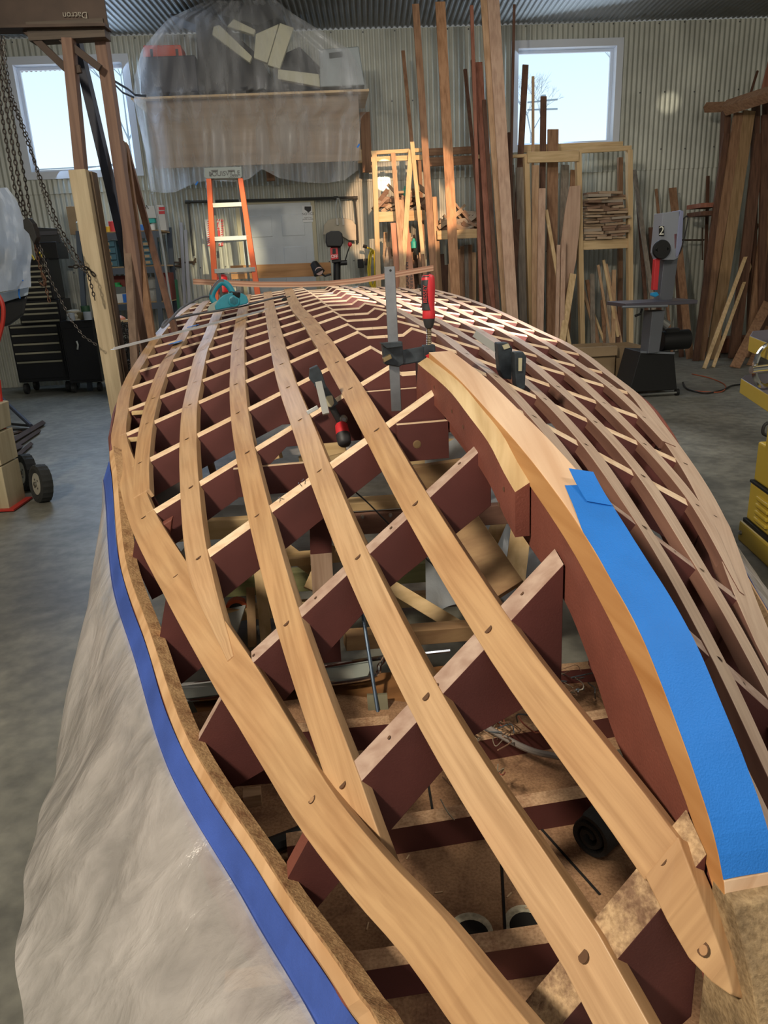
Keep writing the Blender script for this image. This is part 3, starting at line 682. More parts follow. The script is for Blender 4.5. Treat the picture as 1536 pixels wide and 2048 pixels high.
# wood chips
for i in range(34):
    px, py = rnd.uniform(560, 1180), rnd.uniform(1540, 1900); mb = MB(); a = rnd.uniform(0, 3.1); l = rnd.uniform(.004, .011)
    c = dk(px, py, .217); mb.box(c, (l*math.cos(a), l*math.sin(a), 0), (-.0015*math.sin(a), .0015*math.cos(a), 0), (0, 0, .0008))
    tag(mb.build('wood_chip', wood('chips', (.5, .34, .2), (.66, .48, .3), 'x')), 'tiny pale wood chip scattered on the dusty bow deck', 'wood chip', 'wood chips on the bow deck')

# ---------------- cradle timber and gear seen through the midship opening
PINE = wood('cradle pine', (.50, .34, .16), (.66, .48, .26), 'x', .7, 6); PINEV = wood('cradle pine', (.50, .34, .16), (.66, .48, .26), 'z', .7, 6)
GREEN = wood('treated pine', (.17, .17, .07), (.30, .29, .14), 'x', .75, 6); BRN = wood('old fir', (.26, .15, .075), (.38, .24, .12), 'x', .7, 6)
MAR = wood('red stained beam', (.18, .095, .07), (.27, .15, .11), 'x', .7, 6)
def bar(name, p0, p1, Y0, Y1, h, mat, label=None, cat='beam', th=.019, group=None, up=None, parent=None, bevel=.002):
    """board between two picture points at given forward distances; h = width seen"""
    A, B = at_y(*p0, Y0), at_y(*p1, Y1); d = (B-A)/np.linalg.norm(B-A); v = (A+B)/2-CAM; v /= np.linalg.norm(v)
    w = np.cross(d, v); w /= np.linalg.norm(w); t_ = np.cross(d, w)
    if up is not None: w = np.asarray(up)-d*(np.asarray(up)@d); w /= np.linalg.norm(w); t_ = np.cross(d, w)
    mb = MB(); mb.box((A+B)/2, (B-A)/2, w*h/2, t_*th); o = mb.build(name, mat, parent, bevel=bevel)
    if cat and parent is None: tag(o, label, cat, group)
    return o
Z_ = (0, 0, 1)
cr = thing('boat_cradle', 'rough pine and treated timber cradle on casters standing inside under the upturned hull', 'cradle', (-.2, 2.75, 0))
def cb(name, p0, p1, Y0, Y1, h, mat, th=.019, up=None): return bar(name, p0, p1, Y0, Y1, h, mat, th=th, up=up, parent=cr)
cb('treated_beam', (420, 1172), (1010, 1128), 2.75, 2.9, .085, GREEN, .03, Z_)
cb('treated_beam', (430, 1228), (1000, 1185), 2.78, 2.95, .05, PINE, .03, Z_)
cb('cross_beam', (290, 1066), (600, 1046), 3.0, 3.1, .085, PINE, .025, Z_)
cb('cross_beam', (560, 1120), (800, 1100), 2.62, 2.7, .03, PINE, .04, Z_)
cb('cross_beam', (680, 1010), (830, 1000), 2.55, 2.6, .03, PINE, .04, Z_)
cb('red_beam', (640, 1052), (1120, 1018), 2.5, 2.65, .075, MAR, .02, Z_)
cb('upper_beam', (800, 968), (1010, 935), 2.9, 3.0, .13, BRN, .02, Z_)
cb('upper_beam', (600, 935), (960, 890), 3.3, 3.4, .10, PINE, .02, Z_)
cb('lower_beam', (690, 1280), (965, 1258), 2.25, 2.35, .055, BRN, .03, Z_)
cb('upright', (518, 1130), (535, 1300), 2.72, 2.55, .045, PINEV, .03)
cb('upright', (500, 1140), (505, 1300), 2.8, 2.65, .035, wood('old fir', (.26, .15, .075), (.38, .24, .12), 'z', .7, 6), .03)
cb('diagonal_brace', (770, 1165), (930, 1262), 2.6, 2.35, .05, PINE, .02)
cb('diagonal_brace', (900, 1030), (1005, 1190), 2.62, 2.3, .17, BRN, .012)
cb('diagonal_brace', (925, 1035), (965, 1085), 2.66, 2.6, .04, PINE, .02)
cb('upright', (1005, 1030), (975, 1100), 2.75, 2.65, .055, PINEV, .03)
cb('upright', (1042, 1060), (1028, 1170), 2.6, 2.45, .075, PINEV, .035)
cb('plank', (560, 1090), (640, 1150), 2.66, 2.66, .05, PINE, .015)
cb('plank', (620, 1180), (660, 1090), 2.5, 2.6, .05, PINE, .015)
cb('plank', (560, 905), (480, 925), 3.2, 3.25, .05, PINE, .02); cb('plank', (630, 905), (690, 890), 3.1, 3.1, .06, PINE, .02)
for px, py in ((725, 1036), (781, 1033)):
    mb = MB(); c = at_y(px, py, 2.48); mb.lathe(c+np.array([0, .02, 0]), (0, -1, 0), [(0, .007), (.012, .007), (.017, .004), (.018, .001)], 12); mb.build('bolt_head', plain('galvanised bolt', (.45, .45, .47), .35, .9), cr)
mb = MB(); c = at_y(475, 1218, 2.8); mb.tube([c+(0, -.015, 0), c+(0, .015, 0)], .05, 20); w = mb.build('caster_wheel', plain('orange polyurethane', (.55, .10, .03), .5), cr)
mb = MB(); mb.tube([c+(0, -.018, 0), c+(0, .018, 0)], .034, 16); mb.build('caster_hub', plain('black steel', (.02, .02, .02), .5, .5), w)
# mahogany prop board with an oxblood painted head and foot
t = thing('prop_board', 'upright prop board with dark red painted top and foot beside the steel rod', 'board', at_y(645, 1300, 2.2)*[1, 1, 0])
for nm, p0, p1, m in (('painted_top', (641, 1040), (642, 1105), M_OX), ('bare_board', (642, 1105), (648, 1215), wood('prop wood', (.34, .22, .15), (.47, .33, .24), 'z')), ('painted_foot', (655, 1215), (662, 1322), M_OX)):
    A, B = at_y(*p0, 2.45), at_y(*p1, 2.45); mb = MB(); mb.box((A+B)/2, (B-A)/2, (.038, .004, 0), (-.001, .012, 0)); mb.build(nm, m, t, bevel=.001)
# rod with its bracket
t = thing('steel_rod', 'thin blue-grey steel rod standing in an angle bracket inside the hull', 'rod', dk(757, 1430))
mb = MB(); mb.tube([at_y(722, 1205, 2.2), at_y(757, 1432, 2.0)], .006, 8); mb.build('rod', plain('blued steel', (.10, .14, .20), .35, .7), t)
mb = MB(); A, B = at_y(754, 1388, 2.04), at_y(758, 1440, 2.0); mb.box((A+B)/2, (B-A)/2, (.032, 0, 0), (0, .003, .001)); mb.box(B+np.array([0, -.03, 0]), (.032, 0, 0), (0, .03, 0), (0, 0, .003)); mb.build('bracket', plain('dull brass plate', (.22, .20, .13), .5, .6, var=.3), t)
# windscreen frame
CHR = plain('chrome', (.75, .77, .80), .12, 1.0)
t = thing('windscreen', 'chrome framed windscreen lying inside the upturned hull behind the bow deck', 'windscreen', at_y(650, 1345, 2.1)*[1, 1, 0]+np.array([0, 0, .2]))
def rp(name, pts, r, mat, parent): return rope(name, pts, r, mat, None, None, parent=parent)
rp('upper_frame', [at_y(345, 1372, 2.35), at_y(470, 1358, 2.3), at_y(600, 1342, 2.25), at_y(745, 1318, 2.2), at_y(900, 1300, 2.2)], .008, CHR, t)
rp('lower_frame', [at_y(352, 1385, 2.2), at_y(372, 1400, 2.15), at_y(560, 1378, 2.12), at_y(735, 1356, 2.1), at_y(760, 1330, 2.12), at_y(772, 1312, 2.15)], .008, CHR, t)
mb = MB(); i = mb.add([at_y(355, 1374, 2.33), at_y(745, 1322, 2.2), at_y(735, 1354, 2.11), at_y(372, 1397, 2.14)]); mb.face((i, i+1, i+2, i+3)); mb.build('glass_pane', plain('dusty glass', (.30, .33, .30), .15, 0, spec=.8), t)
# varnished panel, pale sheet, bucket
mb = MB(); i = mb.add([at_y(380, 1392, 2.2), at_y(900, 1330, 2.15), at_y(880, 1470, 1.93), at_y(430, 1500, 1.93)]); mb.face((i, i+1, i+2, i+3))
tag(mb.build('varnished_panel', wood('varnished mahogany', (.12, .055, .02), (.24, .115, .045), 'x', .3, 5), solid=.012), 'dark varnished mahogany panel standing behind the bow deck beams', 'panel')
mb = MB(); i = mb.add([at_y(350, 1120, 3.0), at_y(430, 1010, 3.4), at_y(560, 1010, 3.4), at_y(520, 1120, 3.0), at_y(440, 1370, 2.45), at_y(300, 1370, 2.5)]); mb.face(range(i, i+6))
tag(mb.build('white_panel', plain('dusty white panel', (.40, .43, .42), .5, var=.15), solid=.01), 'large dusty pale grey panel lying inside the left side of the hull', 'panel')
mb = MB(); A, B = at_y(672, 1100, 2.75), at_y(690, 1145, 2.7); mb.tube([A, B], .055, 20)
b_ = mb.build('paint_tub', plain('white plastic tub', (.62, .64, .62), .45), smooth=True); tag(b_, 'white round plastic tub printed 750 lying under the hull', 'tub')
text('printed_number', '750', at_y(676, 1118, 2.75)+np.array([0, -.058, .012]), (.6, 0, -.75), (.75, 0, .6), .045, plain('maroon print', (.15, .01, .02), .6), b_)
mb = MB()
def plx(u, v): px, py = 850+u*300, 880+v*330; Y = 3.4-.9*v; P = at_y(px, py, Y); return P+np.array([0, .04*math.sin(u*17+v*5), .03*math.sin(u*11-v*9)])
mb.grid(plx, 26, 26); tag(mb.build('plastic_sheet', sheet_plastic('cloudy plastic underneath', (.55, .60, .66), .12, .25, 5), smooth=True), 'crumpled blue-grey plastic sheet behind the cradle timber under the hull', 'plastic sheet')
rope('cord', [at_y(700, 975, 2.4), at_y(735, 1005, 2.35), at_y(778, 1048, 2.3), at_y(835, 1100, 2.25), at_y(880, 1145, 2.2), at_y(900, 1175, 2.2)], .0025, M_BLK, 'thin black cord hanging across the midship opening', 'cord')
mb = MB()
def dsh(u, v): a = u*math.pi*1.0; P = at_y(330+70*v, 1010-60*v, 3.0); return P+np.array([.11*math.cos(a), .1*math.sin(a), .11*math.sin(a)])
mb.tube([at_y(300, 1035, 2.9), at_y(335, 985, 3.0), at_y(350, 955, 3.1)], [.10, .12, .09], 18)
tag(mb.build('hull_muffler', plain('dusty dark canister', (.07, .055, .05), .5, var=.3), smooth=True), 'dark round canister lying inside the hull behind the left battens', 'canister')

# ---------------- clamps on the framework
STEEL = plain('bare steel bar', (.30, .31, .33), .42, .85, var=.12, vscale=30); STEELD = plain('dark painted casting', (.035, .045, .055), .5, .3, var=.4, vscale=40)
REDH = plain('red plastic grip', (.60, .03, .04), .4); BLKH = plain('black rubber grip', (.03, .03, .033), .55)
GLUE = plain('glue smears', (.45, .42, .28), .7)
t = thing('bar_clamp', 'tall steel bar clamp with red and black handle gripping the aft end of the keel', 'clamp', P_(793, 822, 2.14))
S1 = 2.13
def stick(p0, p1, s, w, th, mb, s1=None):
    A, B = P_(*p0, s), P_(*p1, s1 or s); d = (B-A)/np.linalg.norm(B-A); v = (A+B)/2-CAM; v /= np.linalg.norm(v); x = np.cross(d, v); x /= np.linalg.norm(x)
    mb.box((A+B)/2, (B-A)/2, x*w/2, np.cross(d, x)*th/2); return A, B, d, x
mb = MB(); A, B, d, x = stick((779, 533), (793, 822), S1, .030, .010, mb); mb.build('steel_bar', STEEL, t, bevel=.0015)
mb = MB(); nrm = np.cross(x, d); c = P_(781, 541, S1); v = CAM-c; v /= np.linalg.norm(v); mb.disc(c+v*.0058, v, .0035, 12); mb.build('bar_hole', M_BLK, t)
mb = MB(); mb.prism([P_(*q, S1-.004) for q in ((763, 686), (803, 682), (806, 727), (796, 733), (768, 728))], HX*.016); stick((800, 716), (866, 704), S1, .042, .022, mb); mb.prism([P_(*q, S1) for q in ((845, 690), (868, 688), (870, 716), (846, 722))], HX*.016)
mb.build('sliding_jaw', STEELD, t, bevel=.003)
mb = MB(); mb.prism([P_(*q, S1-.03) for q in ((760, 686), (800, 684), (804, 692), (772, 696))], HX*.014); mb.build('clutch_plate', STEELD, t, bevel=.001)
mb = MB(); mb.prism([P_(*q, S1-.03) for q in ((765, 716), (780, 708), (783, 716), (768, 724))], HX*.01); mb.build('clutch_spring', plain('brass spring', (.35, .27, .14), .4, .8), t, bevel=.001)
mb = MB(); A, B = P_(858, 652, S1), P_(858, 705, S1); pr = []
for i in range(31): pr.append((i/30*np.linalg.norm(B-A), .0078 if i % 2 else .0060))
mb.lathe(A, B-A, pr, 12); mb.build('screw', plain('brassy screw thread', (.33, .28, .20), .35, .9), t)
A, B = P_(856, 548, S1), P_(858, 656, S1); L = np.linalg.norm(B-A)
mb = MB(); mb.lathe(A, B-A, [(0, .006), (.004, .0155), (.010, .0185), (L*.25, .0195), (L*.5, .0175), (L*.62, .0165), (L*.72, .018), (L*.80, .0185), (L*.82, .0175)], 24); h = mb.build('handle', REDH, t, smooth=True)
mb = MB(); mb.lathe(B, A-B, [(0, .010), (.008, .0135), (L*.14, .0165), (L*.22, .0182)], 24); mb.build('handle_collar', BLKH, h, smooth=True)
v = CAM-(A+B)/2; v /= np.linalg.norm(v); dn = (B-A)/L; sx = np.cross(v, dn)*-1
mb = MB()
def gr(u, w_):
    a = 1.75-2.0*u*(1-.22*math.sin(w_*3.1)); q = -v; rad = np.interp(w_, [0, .04, .3, .6, .75, 1], [.008, .0165, .0197, .0192, .0178, .0186])
    P = A+dn*L*(.0+.66*w_); vv2 = v-dn*(v@dn); vv2 /= np.linalg.norm(vv2); ss = np.cross(dn, vv2)
    return P+(vv2*math.cos(a)-ss*math.sin(-a))*(rad+.0006)
mb.grid(gr, 14, 16); mb.build('grip_inlay', BLKH, h, smooth=True)
vv2 = v-dn*(v@dn); vv2 /= np.linalg.norm(vv2); ss = np.cross(dn, vv2)
text('brand_lettering', 'BESSEY', A+dn*L*.36+(vv2*.92+ss*.39)*.0218, dn*-1, ss*.92-vv2*.39, .016, plain('red lettering', (.5, .04, .04), .5), h)
mb = MB(); mb.prism([P_(*q, 2.10) for q in ((852, 712), (863, 706), (868, 714), (858, 722))], HX*.01); mb.build('red_pad', REDH, t)
# left clamp, seen end-on
t = thing('bar_clamp', 'short bar clamp with a red and black handle hanging between two left battens', 'clamp', P_(690, 890, 2.35)); S2 = 2.24
mb = MB(); mb.prism([P_(*q, S2+.02) for q in ((619, 737), (634, 730), (642, 742), (652, 772), (668, 805), (655, 812), (640, 782), (628, 768), (618, 757))], HX*.014); stick((636, 765), (668, 812), S2, .03, .022, mb); mb.build('jaw', STEELD, t, bevel=.002)
mb = MB(); stick((637, 764), (652, 828), S2-.03, .020, .007, mb, S2-.12); stick((614, 826), (636, 814), S2+.02, .012, .01, mb); mb.build('steel_bar', plain('pale steel bar', (.50, .51, .50), .4, .6), t, bevel=.001)
mb = MB(); stick((656, 800), (684, 850), S2, .021, .018, mb); mb.build('arm', M_BLK, t, bevel=.004)
mb = MB(); mb.prism([P_(*q, S2-.01) for q in ((652, 792), (664, 790), (668, 806), (662, 814), (652, 812))], HX*.012); mb.build('glue_blob', GLUE, t, bevel=.003)
A, B = P_(682, 848, S2-.01), P_(690, 890, S2-.06); L = np.linalg.norm(B-A)
mb = MB(); mb.lathe(A, B-A, [(0, .015), (.006, .0195), (L*.4, .021), (L*.55, .0215)], 22); h = mb.build('handle', REDH, t, smooth=True)
mb = MB(); mb.lathe(A+(B-A)*.5, B-A, [(0, .0218), (L*.25, .022), (L*.42, .020), (L*.5, .015), (L*.53, .004)], 22); mb.build('handle_end', BLKH, h, smooth=True)
mb = MB(); mb.lathe(P_(686, 836, S2+.01), HX*-1, [(0, .011), (.02, .012), (.026, .006)], 14); mb.build('swivel_pad', plain('steel pad', (.4, .4, .4), .35, .9), t, smooth=True)
# right clamp
t = thing('bar_clamp', 'grey bar clamp with two worn black jaws gripping the battens on the right side', 'clamp', P_(1030, 782, 2.45)); S3 = 2.42
mb = MB(); stick((950, 668), (1002, 704), S3+.12, .024, .010, mb, S3); stick((1004, 715), (1032, 740), S3, .024, .010, mb); mb.build('steel_bar', plain('pale steel bar', (.50, .51, .50), .4, .6), t, bevel=.001)
mb = MB(); mb.prism([P_(*q, S3) for q in ((992, 685), (1012, 684), (1021, 694), (1020, 758), (1003, 756), (996, 740), (993, 712))], HX*.02); mb.build('sliding_jaw', STEELD, t, bevel=.003)
mb = MB(); mb.prism([P_(*q, S3-.06) for q in ((1025, 704), (1042, 702), (1049, 712), (1046, 776), (1034, 780), (1028, 768))], HX*.02); j = mb.build('fixed_jaw', STEELD, t, bevel=.003)
mb = MB(); mb.prism([P_(*q, S3-.085) for q in ((1037, 716), (1044, 716), (1043, 742), (1037, 742))], HX*.002); mb.build('glue_patch', GLUE, j)
mb = MB(); mb.prism([P_(*q, S3) for q in ((1000, 690), (1012, 686), (1016, 694), (1004, 698))], HX*.024); mb.build('wedge', GLUE, t)

# ---------------- tools on the stern
SP = 5.05
def Ph(px, py, s, lift=0):
    _, y, z = px_s(px, py, s); return hw(s, y, z+lift)
TEAL = plain('teal tool casing', (.02, .26, .36), .45, var=.08, vscale=30); TEALD = plain('dark teal vents', (.01, .10, .14), .6); GREYD = plain('dark grey grip', (.09, .09, .10), .55)
t = thing('power_planer', 'teal electric hand planer with dark handle resting on the left battens near the stern', 'power planer', Ph(450, 622, SP))
def pp(name, pts, s, th, mat, parent=t, bevel=.006): mb = MB(); mb.prism([P_(*q, s) for q in pts], HX*th); return mb.build(name, mat, parent, bevel=bevel)
b_ = pp('motor_housing', [(430, 611), (438, 598), (447, 590), (463, 585), (485, 587), (493, 592), (497, 603), (494, 607), (470, 613), (447, 617), (432, 620)], SP, .06, TEAL)
mb = MB(); mb.lathe(P_(468, 602, SP-.055), -HX, [(0, .038), (.012, .036), (.016, .028)], 24); g = mb.build('vent_cover', TEAL, t, smooth=True)
for q in range(7): mb = MB(); c = P_(461+q*2.3, 602, SP-.073); mb.box(c, HY*.0016, HX*.001, HZ*(.026-.004*abs(q-3))); mb.build('vent_slot', TEALD, g)
pp('sole_plate', [(416, 620), (424, 613), (497, 604), (497, 608), (430, 624), (416, 626)], SP, .05, plain('light alloy sole', (.55, .60, .70), .35, .8), bevel=.001)
pp('front_shoe', [(415, 618), (422, 608), (436, 600), (442, 612), (436, 620), (418, 624)], SP+.0, .055, plain('dusty alloy', (.30, .36, .33), .6, .3))
hd = rope('handle', [P_(430, 606, SP), P_(424, 594, SP), P_(428, 580, SP), P_(440, 566, SP), P_(450, 566, SP), P_(460, 576, SP), P_(467, 590, SP)], .020, TEAL, None, None, parent=t, n=12)
rope('rubber_grip', [P_(423, 590, SP-.004), P_(427, 579, SP-.004), P_(438, 565, SP-.004), P_(448, 563, SP-.004)], .0155, GREYD, None, None, parent=hd, n=12)
mb = MB(); mb.tube([P_(462, 588, SP-.03), P_(478, 590, SP-.07)], .017, 16); mb.build('dust_port', M_BLK, t, smooth=True)
pp('depth_knob', [(466, 584), (476, 580), (484, 583), (484, 590), (468, 590)], SP+.03, .02, GREYD)
rope('power_cord', [P_(421, 593, SP), Ph(405, 594, 5.0), Ph(385, 603, 4.9), Ph(362, 617, 4.6), Ph(340, 640, 4.2), Ph(325, 655, 4.0), Ph(330, 652, 4.15, .02), Ph(345, 645, 4.45, .02), Ph(400, 634, 4.75, .02), Ph(450, 626, 4.9, .02), Ph(500, 615, 5.1, .02), Ph(545, 603, 5.3, .02), Ph(568, 598, 5.45, .02)], .0065, GREYD, None, None, parent=t)
t = thing('spring_clamp', 'small black spring clamp lying on the batten beside the keel near the stern', 'clamp', Ph(583, 600, 5.5))
for nm, pts in (('jaw', [(562, 601), (566, 596), (580, 592), (583, 598), (570, 603)]), ('handle', [(580, 594), (590, 592), (603, 597), (600, 601), (585, 600)])):
    mb = MB(); mb.prism([P_(*q, 5.42) for q in pts], HX*.02); mb.build(nm, M_BLK, t, bevel=.003)
# straightedge
A, B = P_(225, 701, 3.72), P_(714, 575, 6.2); 
d = B-A; d /= np.linalg.norm(d); mb = MB(); x = np.cross(d, (0, 0, 1)); x /= np.linalg.norm(x)
mb.box((A+B)/2+np.array([0, 0, .004]), (B-A)/2, x*.010, (0, 0, .0015)); mb.box((A+B)/2+x*.009+np.array([0, 0, .008]), (B-A)/2, x*.0015, (0, 0, .006))
tag(mb.build('straightedge', plain('aluminium', (.78, .84, .90), .45, .3)), 'long thin aluminium straightedge lying diagonally across the battens', 'straightedge')
# laminated strips across the stern
LAM = [plain('laminate red', (.50, .25, .16), .55), plain('laminate pale', (.70, .44, .30), .55)]
pk = [(387, 563), (450, 566), (520, 569), (600, 569), (660, 567), (720, 561), (790, 549), (865, 536)]
t = thing('laminated_strip', 'springy bundle of thin laminated mahogany strips bowed across the stern', 'wood strip', P_(620, 572, 6.42))
for q in range(4):
    mb = MB(); rings = []
    for (px, py) in pk:
        c = P_(px, py-4.2+q*2.8, 6.42); rings.append([c+HX*a+HZ*b for a, b in ((-.035, .0055), (.035, .0055), (.035, -.0055), (-.035, -.0055))])
    mb.loft(rings); mb.build('veneer_strip', LAM[q % 2], t)
# ================================================================ BACK OF THE SHOP
def W(px, py, off=0): return pw(px, py, off)
def wbox(px0, py0, px1, py1, off, depth, mb):             # box whose front face fills a picture rectangle on the plane 'off'; depth goes back to the wall
    A = W(px0, py1, off); Bx = W(px1, py1, off); T = W((px0+px1)/2, py0, off)
    c = (A+Bx)/2; c[2] = (c[2]+T[2])/2; hx = float((Bx-A)@WD)/2; hz = (T[2]-(A[2]+Bx[2])/2)/2
    mb.box(c-WN*depth/2, WD*hx, WN*depth/2, (0, 0, hz)); return c
def board(top, low, o1, o2, wpx, mat, label, cat='board', th=.012, floor=True, group=None, name='board', taper=None, roof=False):
    A, B = W(*top, o1), W(*low, o2); d = (B-A)/np.linalg.norm(B-A)
    w = wpx*mpp(A)/2
    if floor: B = A+d*((0.0-A[2])/d[2])
    if roof: A = A-d*((ZC-.03-A[2])/-d[2]) if A[2] < ZC-.03 else A+d*((A[2]-ZC+.03)/-d[2])
    x = WD-d*(WD@d); x /= np.linalg.norm(x); n = np.cross(d, x); mb = MB()
    w2 = w*(taper or 1)
    mb.loft([[P+x*a*ww+n*b*th for a, b in ((-1, -1), (1, -1), (1, 1), (-1, 1))] for P, ww in ((A, w), (B, w2))])
    if floor: mb.v = [(p[0], p[1], max(p[2], 0.0)) for p in mb.v]
    o = mb.build(name, mat, bevel=.001); tag(o, label, cat, group); return o
def wz(nm, a, b, r=.65, g=9, ax='z'): return wood(nm, a, b, ax, r, g)
WB = wz('brown lumber', (.20, .105, .055), (.32, .18, .10)); WD_ = wz('dark lumber', (.085, .040, .025), (.15, .075, .045)); WT = wz('tan lumber', (.36, .22, .12), (.52, .34, .20))
WP = wz('pinkish lumber', (.42, .27, .19), (.56, .38, .27)); WL_ = wz('light pine', (.52, .36, .18), (.68, .50, .28)); WR = wz('red lumber', (.22, .085, .05), (.34, .14, .09)); WG = wz('grey weathered lumber', (.17, .14, .11), (.28, .24, .19))
WLX = wood('light pine', (.52, .36, .18), (.68, .50, .28), 'x', .65, 9); WBX = wood('brown lumber', (.20, .105, .055), (.32, .18, .10), 'x', .65, 9)
# ---- stud rack along the wall
RO = .95
rk = thing('lumber_rack', 'open pine stud rack along the back wall with shelves of offcuts', 'rack', pw(1000, 700, .5)*[1, 1, 0])
def stud(px, py0, px2, py2, off, w=9, d=.045, mat=WL_, floor=True, nm='post'):
    A, B = W(px, py0, off), W(px2, py2, off); dd = (B-A)/np.linalg.norm(B-A)
    if floor: B = A+dd*(-A[2]/dd[2])
    hw_ = w*mpp(A)/2; mb = MB(); x = WD; mb.loft([[P+x*a*hw_+WN*b*d for a, b in ((-1, -1), (1, -1), (1, 1), (-1, 1))] for P in (A, B)])
    return mb.build(nm, mat, rk, bevel=.002)
for a in ((748, 306, 757, 570), (1052, 312, 1062, 690), (1156, 305, 1164, 700), (1258, 300, 1260, 700)): stud(*a, RO, 10)
stud(868, 394, 880, 590, RO-.1, 9, mat=WT)
for a in ((837, 310, 842, 420, WB), (1240, 315, 1240, 480, WB), (955, 340, 960, 560, WT)): stud(*a[:4], .25, 9, .03, a[4])
def rail(x0, y0, x1, y1, off, h, mat=WLX, d=.02, nm='rail'):
    A, B = W(x0, y0, off), W(x1, y1, off); mb = MB(); hz = h*mpp(A)/2; mb.box((A+B)/2, (B-A)/2, WN*d, (0, 0, hz)); return mb.build(nm, mat, rk, bevel=.002)
rail(742, 306, 846, 300, RO, 7); rail(742, 319, 846, 315, RO+.02, 9); rail(846, 305, 945, 300, .25, 13, WBX); rail(846, 325, 945, 320, .3, 16, WBX)
rail(950, 314, 980, 312, RO, 7); rail(1024, 313, 1056, 311, RO, 6); rail(1054, 315, 1157, 312, RO+.05, 20); rail(1044, 298, 1245, 290, .55, 13); rail(1157, 302, 1262, 296, RO, 9)
def shelf(x0, y0, x1, y1, h, nm='shelf'):
    A, B = W(x0, (y0+y1)/2+h/2, RO), W(x1, y1+h/2, RO); mb = MB(); c = (W(x0, y0, RO)+W(x1, y1, RO))/2; hx = float((W(x1, y1, RO)-W(x0, y0, RO))@WD)/2; hz = h*mpp(c)/2
    mb.box(c-np.array([0, 0, hz]), WD*hx, WN*.02, (0, 0, hz)); mb.box(c-WN*.35-np.array([0, 0, .012]), WD*hx, WN*.36, (0, 0, .012)); o = mb.build(nm, WLX, rk, bevel=.001); return c
sh1 = shelf(754, 424, 850, 420, 19); sh2 = shelf(874, 462, 956, 457, 17); sh3 = shelf(1163, 480, 1256, 478, 18)
# stack of shingle-like offcuts on the right-hand shelf
OC = [wood('offcut %d' % i, tuple(c*.75 for c in q), q, 'x', .75, 10) for i, q in enumerate(((.42, .30, .20), (.34, .22, .15), (.48, .36, .24), (.24, .15, .10), (.40, .34, .27)))]
zt = sh3[2]; base = W(1163, 478, RO); right = W(1256, 476, RO); span = float((right-base)@WD)
rows = 17
for r_ in range(rows):
    x = .03
    while x < span-.12:
        l = rnd.uniform(.13, .30); l = min(l, span-x-.02); t = .011+rnd.uniform(0, .006); z = sh3[2]+.004+r_*.0335+t
        c = base+WD*(x+l/2)-WN*rnd.uniform(-.02, .12); c[2] = z; a = rnd.uniform(-.05, .05)
        mb = MB(); mb.box(c, (WD*math.cos(a)+np.array([0, 0, math.sin(a)]))*l/2, WN*rnd.uniform(.06, .12), (0, 0, t))
        tag(mb.build('wood_offcut', rnd.choice(OC)), 'thin flat wood offcut in the tall stack on the right rack shelf', 'offcut', 'flat offcuts stacked on the right rack shelf')
        x += l+rnd.uniform(.0, .02)
# scrap heap on left and middle shelves and below
def heap(x0, x1, y0, y1, n, off, lab, grp, lx=(.06, .16), sun=False, vert=False):
    for i in range(n):
        px, py = rnd.uniform(x0, x1), y1-(y1-y0)*abs(rnd.random()*rnd.random()*1.5 % 1)
        c = W(px, py, off-rnd.uniform(0, .25)); a = rnd.uniform(-.9, .9) if not vert else rnd.uniform(1.3, 1.8); l = rnd.uniform(*lx)
        u = WD*math.cos(a)+np.array([0, 0, math.sin(a)]); v = np.array([0, 0, math.cos(a)])-WD*math.sin(a)
        mb = MB(); mb.box(c, u*l, WN*rnd.uniform(.02, .06), v*rnd.uniform(.012, .03)); tag(mb.build('wood_offcut', rnd.choice(OC)), lab, 'offcut', grp)
heap(760, 848, 378, 418, 46, RO-.02, 'small wood scrap heaped on the sunlit upper left rack shelf', 'scraps on the upper left rack shelf')
heap(765, 848, 470, 545, 44, RO-.15, 'wood scrap piled in the left rack bay below its shelf', 'scraps in the left rack bay', vert=True, lx=(.08, .22))
heap(880, 956, 422, 455, 34, RO-.02, 'dark wood scrap heaped on the middle rack shelf', 'scraps on the middle rack shelf', (.08, .2))
for nm, px, py, c in (('plastic_bottle', 828, 489, (.05, .45, .36)), ('plastic_bottle', 812, 385, (.06, .32, .22))):
    mb = MB(); A = W(px, py+8, RO-.05); mb.lathe(A, (0, 0, 1), [(0, .03), (.005, .038), (.08, .038), (.1, .02), (.12, .018)], 12); tag(mb.build(nm, plain('green plastic %g' % c[1], c, .4), smooth=True), 'small teal green container wedged among the scraps in the left rack bay' if py > 450 else 'dark green container among scraps on the upper left rack shelf', 'container')
